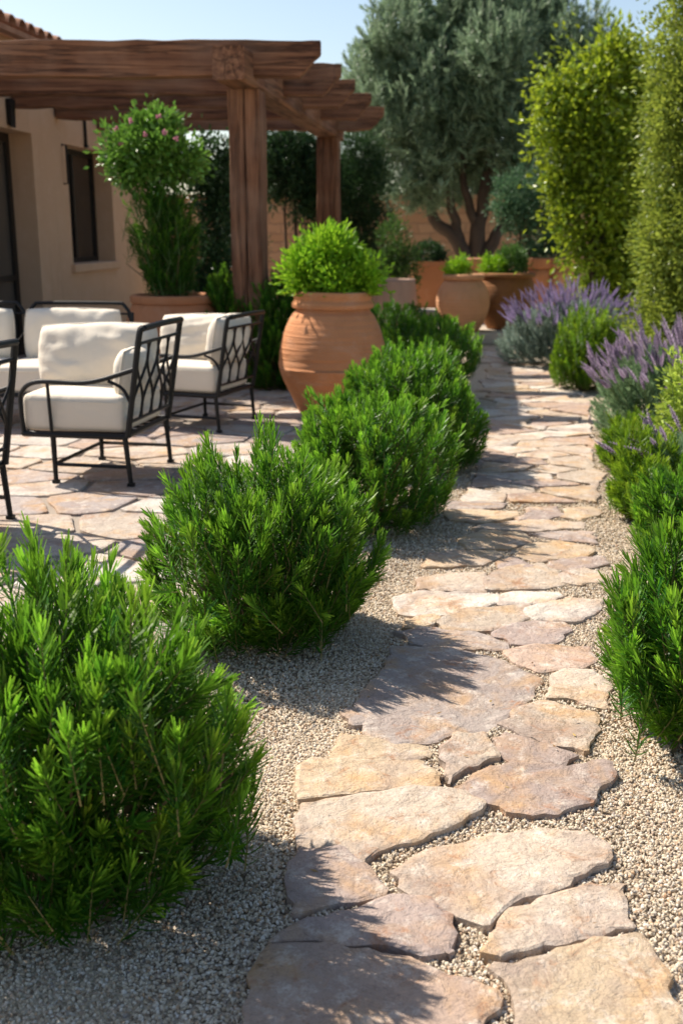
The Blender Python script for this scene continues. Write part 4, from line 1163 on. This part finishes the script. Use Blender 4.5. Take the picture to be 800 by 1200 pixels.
# roof of barrel tiles
rf = MB()
EV = HT + .02
pitch = .30
rf.add([(.20, HN - .1, EV), (-2.6, HN - .1, EV + 2.8 * pitch), (-2.6, LEN + .1, EV + 2.8 * pitch), (.20, LEN + .1, EV), (.20, HN - .1, EV - .05), (-2.6, HN - .1, EV + 2.8 * pitch - .05), (-2.6, LEN + .1, EV + 2.8 * pitch - .05), (.20, LEN + .1, EV - .05)], [(0, 3, 2, 1), (4, 5, 6, 7), (0, 4, 7, 3), (1, 2, 6, 5), (0, 1, 5, 4), (3, 7, 6, 2)])
roof = rf.build('roof', M['rooftile'], house)
tl = MB()
trng = random.Random(3)
ny = int((LEN - HN) / .23)
for k in range(ny):
    yc = HN + .1 + k * .23
    for j in range(8):
        u0 = .24 - j * .36 + trng.uniform(-.015, .015); u1 = u0 - .42
        V = []
        for (u, r_, lift) in ((u0, .098, .022), (u1, .078, .004)):
            for a in np.linspace(0, math.pi, 9):
                V.append((u, yc + r_ * math.cos(a) + trng.uniform(-.003, .003), EV + (.20 - u) * pitch + lift + r_ * .85 * math.sin(a)))
            for a in np.linspace(math.pi, 0, 9):
                V.append((u, yc + (r_ - .016) * math.cos(a), EV + (.20 - u) * pitch + lift + (r_ - .016) * .85 * math.sin(a)))
        Fs = [(i, (i + 1) % 18, 18 + (i + 1) % 18, 18 + i) for i in range(18)] + [tuple(range(18))]
        tl.add(V, Fs)
tl.build('tile_course', M['rooftile'], roof)

# iron pieces fixed on the house wall
def wall_pt(s, out, z):
    return np.array(house.matrix_basis @ Vector((out, s, z)))


mb = MB(); s0 = s_of(20); zA, zB = z_of(20, 116), z_of(20, 150)
for k in range(1):
    mb.add([(0.003, -.05, zB + .03), (.05, -.05, zB), (.06, -.05, zA), (.003, -.05, zA), (.003, .05, zB + .03), (.05, .05, zB), (.06, .05, zA), (.003, .05, zA)], [(0, 1, 2, 3), (7, 6, 5, 4), (0, 4, 5, 1), (1, 5, 6, 2), (2, 6, 7, 3), (3, 7, 4, 0)])
o = mb.build('iron_bracket', M['iron'], None, bevel=.006)
p_ = wall_pt(s0, 0, 0); o.location = p_; o.rotation_euler = (0, 0, yaw)
tag(o, 'short flat black iron bracket on the house wall above the door', 'bracket')
mb = MB(); s0 = s_of(105); zA, zB = z_of(105, 138), z_of(105, 172)
mb.tube([(.02, 0, zA), (.02, 0, zB + .02)], .018, 8).box(.003, .04, -.03, .03, zB - .01, zB + .02)
o = mb.build('iron_rod', M['iron'], None); o.location = wall_pt(s0, 0, 0); o.rotation_euler = (0, 0, yaw)
tag(o, 'thin dark iron rod on the wall just above the window', 'rod')

# ------------------------------------------------------------------ pergola
PO1 = A(291, 200, 8.95); PO2 = A(385, 200, 13.4)
perg = thing('pergola', 'rustic brown timber pergola with heavy square posts beside the house', 'pergola', (PO1[0], PO1[1], 0))
pb = np.array([PO1[0], PO1[1], 0])
ang = math.atan2(PO2[0] - PO1[0], PO2[1] - PO1[1])
LT0, LT1 = 2.36, 2.60
prn = random.Random(8)


def timber_post(x, y, w, h, split=True):
    mb_ = MB()
    n = 14
    halves = ((-w / 2, -.0015), (.0015, w / 2)) if split else ((-w / 2, w / 2),)
    for a, b in halves:
        V = []
        ch = .009
        for i in range(n + 1):
            z = h * i / n
            j = [prn.uniform(-.005, .005) for _ in range(8)]
            d_ = w / 2
            for (X_, Y_), e in zip([(a + ch, -d_), (b - ch, -d_), (b, -d_ + ch), (b, d_ - ch), (b - ch, d_), (a + ch, d_), (a, d_ - ch), (a, -d_ + ch)], j):
                V.append((X_ + e, Y_ + e * .7, z))
        Fs = [(i * 8 + k, i * 8 + (k + 1) % 8, (i + 1) * 8 + (k + 1) % 8, (i + 1) * 8 + k) for i in range(n) for k in range(8)]
        Fs += [tuple(range(8))[::-1], tuple(n * 8 + k for k in range(8))]
        mb_.add(V, Fs)
    o_ = mb_.build('post', M['wood_z'], perg, loc=(x - pb[0], y - pb[1], 0))
    o_.rotation_euler = (0, 0, -ang)
    return o_


timber_post(PO1[0], PO1[1], .25, LT0)
timber_post(PO2[0], PO2[1], .255, LT0, False)
timber_post(-3.45, 8.95, .25, LT0, False)      # carries the ends of the first rafters, left of the picture


def beam(name, p0, p1, w, z0, z1, mat, n=16):
    """a timber along y in its own frame, from ground point p0 to p1"""
    p0, p1 = np.array(p0), np.array(p1)
    L_ = np.linalg.norm(p1 - p0); a = math.atan2(p1[0] - p0[0], p1[1] - p0[1])
    V = []; ch = .018
    for i in range(n + 1):
        e = [prn.uniform(-.006, .006) for _ in range(8)]
        for (X_, Z_), q_ in zip([(-w / 2 + ch, z0), (w / 2 - ch, z0), (w / 2, z0 + ch), (w / 2, z1 - ch), (w / 2 - ch, z1), (-w / 2 + ch, z1), (-w / 2, z1 - ch), (-w / 2, z0 + ch)], e):
            V.append((X_ + q_, L_ * i / n, Z_ + q_ * .6))
    Fs = [(i * 8 + (k + 1) % 8, i * 8 + k, (i + 1) * 8 + k, (i + 1) * 8 + (k + 1) % 8) for i in range(n) for k in range(8)]
    Fs += [tuple(range(8)), tuple(n * 8 + k for k in range(8))[::-1]]
    o_ = MB().add(V, Fs).build(name, M[mat], perg, loc=(p0[0] - pb[0], p0[1] - pb[1], 0))
    o_.rotation_euler = (0, 0, -a)
    return o_


u_ = np.array([math.sin(ang), math.cos(ang)])
beam('lintel', PO1[:2] - u_ * .62, PO2[:2] + u_ * .5, .24, LT0 + .002, LT1, 'wood_y', 22)
beam('lintel', (-3.45, 8.3), (-3.37, 10.1), .22, LT0 + .002, LT1, 'wood_y', 8)
RZ0, RZ1 = 2.54, 2.79
raf = [(8.72, 376, 49), (9.93, 400, 76), (10.95, 416, 94), (12.04, 435, 110), (13.35, 450, 126)]
for i, (y, px, py) in enumerate(raf):
    e = A(px, py, y); xe = e[0]; zt = e[2]; zb = zt - .255
    xl = max(-3.7, wx(y) + .01) if y > HY0 - .4 else -3.75
    w = .075
    prof_ = [(xe - .16, zb), (xe - .07, zb + .09), (xe - .055, zb + .12), (xe - .01, zb + .155), (xe, zt)]
    nx = 18
    V = []
    xs = np.linspace(xl, xe - .16, nx)
    cols = [(x, zb + prn.uniform(-.012, .012), zt + prn.uniform(-.009, .009)) for x in xs] + [(a, b, zt) for a, b in prof_[1:-1]]
    for x, b_, t_ in cols:
        j = prn.uniform(-.005, .005)
        for yy in (-w + j, w + j):
            V += [(x, yy, b_), (x, yy, t_)]
    V += [(xe, -w, zb + .17), (xe, -w, zt), (xe, w, zb + .17), (xe, w, zt)]
    n = len(V) // 4
    Fs = []
    for k in range(n - 1):
        a, b = 4 * k, 4 * (k + 1)
        Fs += [(a, b, b + 1, a + 1), (a + 2, a + 3, b + 3, b + 2), (a, a + 2, b + 2, b), (a + 1, b + 1, b + 3, a + 3)]
    Fs += [(0, 1, 3, 2), (4 * n - 4, 4 * n - 2, 4 * n - 1, 4 * n - 3)]
    MB().add(V, Fs).build('rafter', M['wood_x'], perg, bevel=.012, loc=(-pb[0], y - pb[1], 0))

# ------------------------------------------------------------------ garden furniture
def pillow(w, h, t_, seed, puff=.42, pw=3.0, n=26, boxy=False, sag=0.0):
    """a stuffed cushion standing in its x-z plane, w wide, h high, t_ thick"""
    nz = sines(seed, 2, 7, 2, 9)
    rad = lambda a: np.sign(a) * np.abs(a) ** .8
    us = rad(np.linspace(-1, 1, n)); V = []; idx = {}
    for side in (1, -1):
        for i, u in enumerate(us):
            for j, v in enumerate(us):
                e = ((1 - abs(u) ** pw) * (1 - abs(v) ** pw))
                if e <= 1e-9 and side == -1:
                    idx[(side, i, j)] = idx[(1, i, j)]; continue
                th = max(0, e) ** puff * t_ / 2
                wr = float(nz(np.array([[u * 2, v * 2]]))[0])
                pin = 1 - .05 * (abs(v) ** 2) * (1 - abs(u)) if not boxy else 1
                x = u * w / 2 * (1 - .035 * (1 - v * v) * (0 if boxy else 1)); z = v * h / 2 * (1 - .05 * (1 - u * u) * (0 if boxy else 1)) * 1
                y = side * th * (1 + .055 * wr) - sag * (1 - v) * .5
                idx[(side, i, j)] = len(V); 
                if not boxy:      # rounded corners
                    x, z = x * math.sqrt(1 - .16 * v * v), z * math.sqrt(1 - .22 * u * u)
                V.append((x, y, z + .005 * wr))
    Fs = []
    for side in (1, -1):
        for i in range(n - 1):
            for j in range(n - 1):
                f = [idx[(side, i, j)], idx[(side, i + 1, j)], idx[(side, i + 1, j + 1)], idx[(side, i, j + 1)]]
                f = list(dict.fromkeys(f))
                if len(f) < 3: continue
                Fs.append(tuple(f if side == -1 else f[::-1]))
    return V, Fs


def cushion_box(w, h, t_, seed, r_=.035, n=15):
    """a firm seat cushion lying flat: w along x, h along y, t_ thick, rounded edges, slightly crowned"""
    nz = sines(seed, 3, 7, 6, 18)
    mb_ = MB(); half = np.array([w, h, t_]) / 2
    for ax in range(3):
        for sg in (-1, 1):
            a, b = [k for k in range(3) if k != ax]
            g = np.sin(np.linspace(-1, 1, n) * math.pi / 2)
            V = []
            for u in g:
                for v_ in g:
                    p = np.zeros(3); p[ax] = sg; p[a] = u; p[b] = v_
                    q_ = p * half; inn = np.clip(q_, -(half - r_), half - r_)
                    e = q_ - inn; L_ = np.linalg.norm(e)
                    o_ = inn + (e / L_ * r_ if L_ > 1e-9 else 0)
                    o_[2] += (.016 * (1 - (o_[0] / half[0]) ** 2) * (1 - (o_[1] / half[1]) ** 2)) * (1 if o_[2] > 0 else 0)
                    o_ += .003 * float(nz(o_[None])[0])
                    V.append(o_)
            Fs = []
            for i in range(n - 1):
                for j in range(n - 1):
                    f = (i * n + j, (i + 1) * n + j, (i + 1) * n + j + 1, i * n + j + 1)
                    Fs.append(f if (sg > 0) == (ax != 1) else f[::-1])
            mb_.add(V, Fs)
    return mb_


def put_seat(parent, size, loc, seed):
    mb_ = cushion_box(*size, seed)
    o_ = mb_.build('seat_cushion', M['linen'], parent, smooth=True, loc=loc)
    w_ = o_.modifiers.new('weld', 'WELD'); w_.merge_threshold = .0008
    pp_ = MB(); hx, hy, zt_ = size[0] / 2 - .002, size[1] / 2 - .002, size[2] / 2 - .034
    pp_.tube([(-hx + .03, -hy, zt_), (hx - .03, -hy, zt_), (hx, -hy + .03, zt_), (hx, hy - .03, zt_), (hx - .03, hy, zt_), (-hx + .03, hy, zt_), (-hx, hy - .03, zt_), (-hx, -hy + .03, zt_), (-hx + .03, -hy, zt_)], .0045, 6, False)
    pp_.build('piping', M['linen'], o_, smooth=True)
    return o_


def put_pillow(name, parent, size, loc, rot, seed, **kw):
    V, Fs = pillow(*size, seed, **kw)
    o_ = MB().add(V, Fs).build(name, M['linen'], parent, smooth=True, loc=loc)
    o_.rotation_euler = rot
    w, h = size[0], size[1]; sag = kw.get('sag', 0.0)
    rim = []
    for u, v in [(-1 + q_, -1) for q_ in np.linspace(0, 2, 14)[:-1]] + [(1, -1 + q_) for q_ in np.linspace(0, 2, 10)[:-1]] + [(1 - q_, 1) for q_ in np.linspace(0, 2, 14)[:-1]] + [(-1, 1 - q_) for q_ in np.linspace(0, 2, 10)]:
        x = u * w / 2 * (1 - .035 * (1 - v * v)); z = v * h / 2 * (1 - .05 * (1 - u * u))
        rim.append((x * math.sqrt(1 - .16 * v * v), 0, z * math.sqrt(1 - .22 * u * u)))
    MB().tube(rim, .0048, 6, False).build('piping', M['linen'], o_, smooth=True)
    return o_


CW, CX = .295, .275      # half width (along y), half depth; the chair faces -x, its lattice back at +x
ZF = .255


def lattice(mb_, pl, half, z0, z1, n, r_):
    """interlacing wavy bars between two rails; pl maps (y, z) to a point of the panel"""
    sp_ = 2 * half / n
    for k in range(n):
        yc = -half + (k + .5) * sp_
        for s_ in (1, -1):
            pts = [pl(yc + s_ * sp_ * .52 * math.sin(math.pi * (1.5 * t_ + .25)), z0 + (z1 - z0) * t_) for t_ in np.linspace(0, 1, 25)]
            mb_.tube(pts, r_, 6, False)


def armchair(label, loc, rz, group, back=(.50, .34, .15, .62), arm_pillow=True, seed=1, inset=.16):
    rt_ = thing('armchair', label, 'armchair', loc, rz, group)
    I = M['iron']
    bx = lambda z: CX + .015 + .17 * max(0, z - ZF)      # the back leans away
    ztop = .80
    fr = MB()
    r_ = .0135
    fr.tube([(-CX, -CW, ZF), (CX, -CW, ZF), (CX, CW, ZF), (-CX, CW, ZF), (-CX, -CW, ZF), (-CX + .05, -CW, ZF)], .0165, 8)
    for k in range(1, 6):
        y = -CW + 2 * CW * k / 6; fr.tube([(-CX, y, ZF), (CX, y, ZF)], .007, 6)
    fr.build('seat_frame', I, rt_)
    bk = MB()
    pl = lambda y, z: (bx(z), y, z)
    for s_ in (-1, 1):
        bk.tube(smooth_path([pl(s_ * CW, ZF), pl(s_ * CW, .5), pl(s_ * CW, ztop - .03), (bx(ztop) + .012, s_ * (CW - .02), ztop)], 18), .0165, 8)
    bk.tube(smooth_path([(bx(ztop) + .012, -CW + .02, ztop), (bx(ztop) + .02, 0, ztop + .006), (bx(ztop) + .012, CW - .02, ztop)], 10), .0165, 8)
    bk.tube([pl(-CW, .725), pl(CW, .725)], .009, 6)
    bk.tube([pl(-CW, .33), pl(CW, .33)], .009, 6)
    lattice(bk, pl, CW - .012, .33, .725, 4, .0075)
    bk.build('backrest', I, rt_)
    for s_ in (-1, 1):
        ar = MB()
        ar.tube(smooth_path([pl(s_ * CW, .60), (CX - .10, s_ * (CW + .012), .545), (.05, s_ * (CW + .02), .525), (-CX + .10, s_ * (CW + .015), .525), (-CX + .005, s_ * CW, .47), (-CX - .005, s_ * CW, .38), (-CX, s_ * CW, ZF)], 36), .0125, 8)
        ar.tube(smooth_path([(CX - .07, s_ * (CW + .012), .54), (CX + .0, s_ * CW, .50), pl(s_ * CW, .42)], 10), .009, 6)
        ar.tube([(-.12, s_ * CW, ZF), (-.12, s_ * (CW + .016), .525)], .009, 6)
        ar.build('armrest', I, rt_)
        for x in (CX, -CX + inset):
            MB().tube([(x + (.02 if x > 0 else -.0), s_ * CW, .004), (x, s_ * CW, ZF)], [.0125, .0155], 8).box(x - .0 - .016 + (.02 if x > 0 else 0), x + .016 + (.02 if x > 0 else 0), s_ * CW - .016, s_ * CW + .016, 0, .018).build('leg', I, rt_)
        MB().tube([(CX + .008, s_ * CW, .10), (-CX + inset, s_ * CW, .10)], .010, 6).build('stretcher', I, rt_)
    MB().tube([(-CX + inset, -CW, .10), (-CX + inset, CW, .10)], .010, 6).build('stretcher', I, rt_)
    put_seat(rt_, (.55, .56, .19), (-.01, 0, ZF + .108), seed)
    w, h, t_, zc = back
    put_pillow('back_cushion', rt_, (w, h, t_), (bx(zc) - .105, 0, zc), (.17, 0, math.pi / 2), seed + 1)
    if arm_pillow:
        put_pillow('side_cushion', rt_, (.70, .37, .22), (-.015, CW - .20, .615), (-.22, -.03, 0), seed + 2, puff=.34)
    return rt_


CG = 'black iron armchairs with white cushions on the patio'


def place(bn_px, bn_py, rz):
    """chair centre from where its near back foot stands"""
    q_ = G(bn_px, bn_py, .034)
    c_, s_ = math.cos(rz), math.sin(rz)
    lx, ly = CX + .02, -CW
    return (q_[0] - (c_ * lx - s_ * ly), q_[1] - (s_ * lx + c_ * ly), .034)


th = R(-11)
armchair('nearest whole black iron armchair with lattice back, cream cushions, in front of the sofa', place(154, 570, th), th, CG, (.46, .26, .15, .56), True, 201)
th3 = R(-20)
armchair('black iron armchair behind the others, beside the dark bushes below the pergola post', place(259, 508, th3), th3, CG, (.54, .36, .20, .63), True, 211).scale = (.92, .92, .92)
th2 = R(-9)
q = G(13, 608, .034)
c2 = (q[0] - (math.cos(th2) * (CX + .02) - math.sin(th2) * CW), q[1] - (math.sin(th2) * (CX + .02) + math.cos(th2) * CW), .034)
armchair('black iron armchair cut off by the left edge, only its lattice back showing', c2, th2, CG, (.46, .30, .15, .58), False, 221)

# sofa facing the camera
SW = .80
sc_r = A(150, 372, 7.55)
sofa = thing('sofa', 'black iron sofa with white cushions facing the camera behind the nearest armchair', 'sofa', (sc_r[0] - SW * .94, 7.22, .034), R(-4))
sofa.scale = (.94, .92, .90)
I = M['iron']
fr = MB(); D0, D1 = -.33, .33
fr.tube([(-SW, D0, ZF), (SW, D0, ZF), (SW, D1, ZF), (-SW, D1, ZF), (-SW, D0, ZF), (-SW + .05, D0, ZF)], .0165, 8)
for k in range(1, 9):
    x = -SW + 2 * SW * k / 9; fr.tube([(x, D0, ZF), (x, D1, ZF)], .007, 6)
fr.build('seat_frame', I, sofa)
bk = MB(); by = lambda z: D1 + .015 + .17 * max(0, z - ZF)
pl = lambda x, z: (x, by(z), z)
for s_ in (-1, 1):
    bk.tube([pl(s_ * SW, ZF), pl(s_ * SW, .5), pl(s_ * SW, .79)], .0165, 8)
for a, b in ((-SW, 0), (0, SW)):
    bk.tube(smooth_path([pl(a, .76), pl(a + .06, .845), pl(a + .14, .86), pl(b - .14, .86), pl(b - .06, .845), pl(b, .76)], 24), .014, 8)
bk.tube([pl(-SW, .78), pl(SW, .78)], .009, 6).tube([pl(-SW, .33), pl(SW, .33)], .009, 6)
bk.tube([pl(0, ZF), pl(0, .78)], .012, 8)
lattice(bk, pl, SW - .012, .33, .78, 10, .0075)
bk.build('backrest', I, sofa)
for s_ in (-1, 1):
    MB().tube(smooth_path([pl(s_ * SW, .60), (s_ * (SW + .012), D1 - .10, .545), (s_ * (SW + .02), -.05, .525), (s_ * (SW + .015), D0 + .10, .525), (s_ * SW, D0, .46), (s_ * SW, D0, ZF)], 36), .0125, 8).build('armrest', I, sofa)
    for y in (D0, D1):
        MB().tube([(s_ * SW, y, .004), (s_ * SW, y, ZF)], [.0125, .0155], 8).build('leg', I, sofa)
    put_seat(sofa, (SW - .02, .62, .19), (s_ * SW / 2, -.01, ZF + .108), 230 + s_)
    put_pillow('back_cushion', sofa, (SW - .05, .42, .2), (s_ * SW / 2, D1 - .07, .635), (-.17, 0, 0), 234 + s_, puff=.36)

# ------------------------------------------------------------------ light, sky, camera
el, az = R(48), math.atan2(-.83, .56)       # the sun stands behind and to the left
S = Vector((math.sin(az) * math.cos(el), math.cos(az) * math.cos(el), math.sin(el)))
sl = bpy.data.lights.new('sun', 'SUN'); sl.energy = 5.0; sl.angle = R(.55); sl.color = (1, .94, .85)
so = bpy.data.objects.new('sun', sl); C.objects.link(so); so.location = S * 30
so.rotation_euler = S.to_track_quat('Z', 'Y').to_euler()
W = bpy.data.worlds.new('World'); scene.world = W; W.use_nodes = True
wn = W.node_tree.nodes
sky = wn.new('ShaderNodeTexSky'); sky.sky_type = 'NISHITA'; sky.sun_disc = False
sky.sun_elevation = el; sky.sun_rotation = az; sky.air_density = 1.0; sky.dust_density = 1.2; sky.ozone_density = 1.0
bg = wn['Background']; bg.inputs['Strength'].default_value = .10
W.node_tree.links.new(sky.outputs[0], bg.inputs['Color'])

cam = bpy.data.cameras.new('camera'); co = bpy.data.objects.new('camera', cam); C.objects.link(co)
co.location = (0, 0, HC); co.rotation_euler = (math.pi / 2 - P, 0, 0)
cam.sensor_fit = 'VERTICAL'; cam.sensor_height = 36; cam.lens = F / 1200 * 36
cam.clip_start = .05; cam.clip_end = 600
cam.dof.use_dof = True; cam.dof.focus_distance = 2.75; cam.dof.aperture_fstop = 4.0
scene.camera = co
vs = scene.view_settings
scene.display_settings.display_device = 'sRGB'
vs.view_transform = 'Standard'; vs.look = 'None'; vs.exposure = 0.77; vs.gamma = 1; vs.use_curve_mapping = False
vs.use_white_balance = True; vs.white_balance_temperature = 6850; vs.white_balance_tint = 10
scene.cycles.use_denoising = True
scene.cycles.max_bounces = 8; scene.cycles.transparent_max_bounces = 8
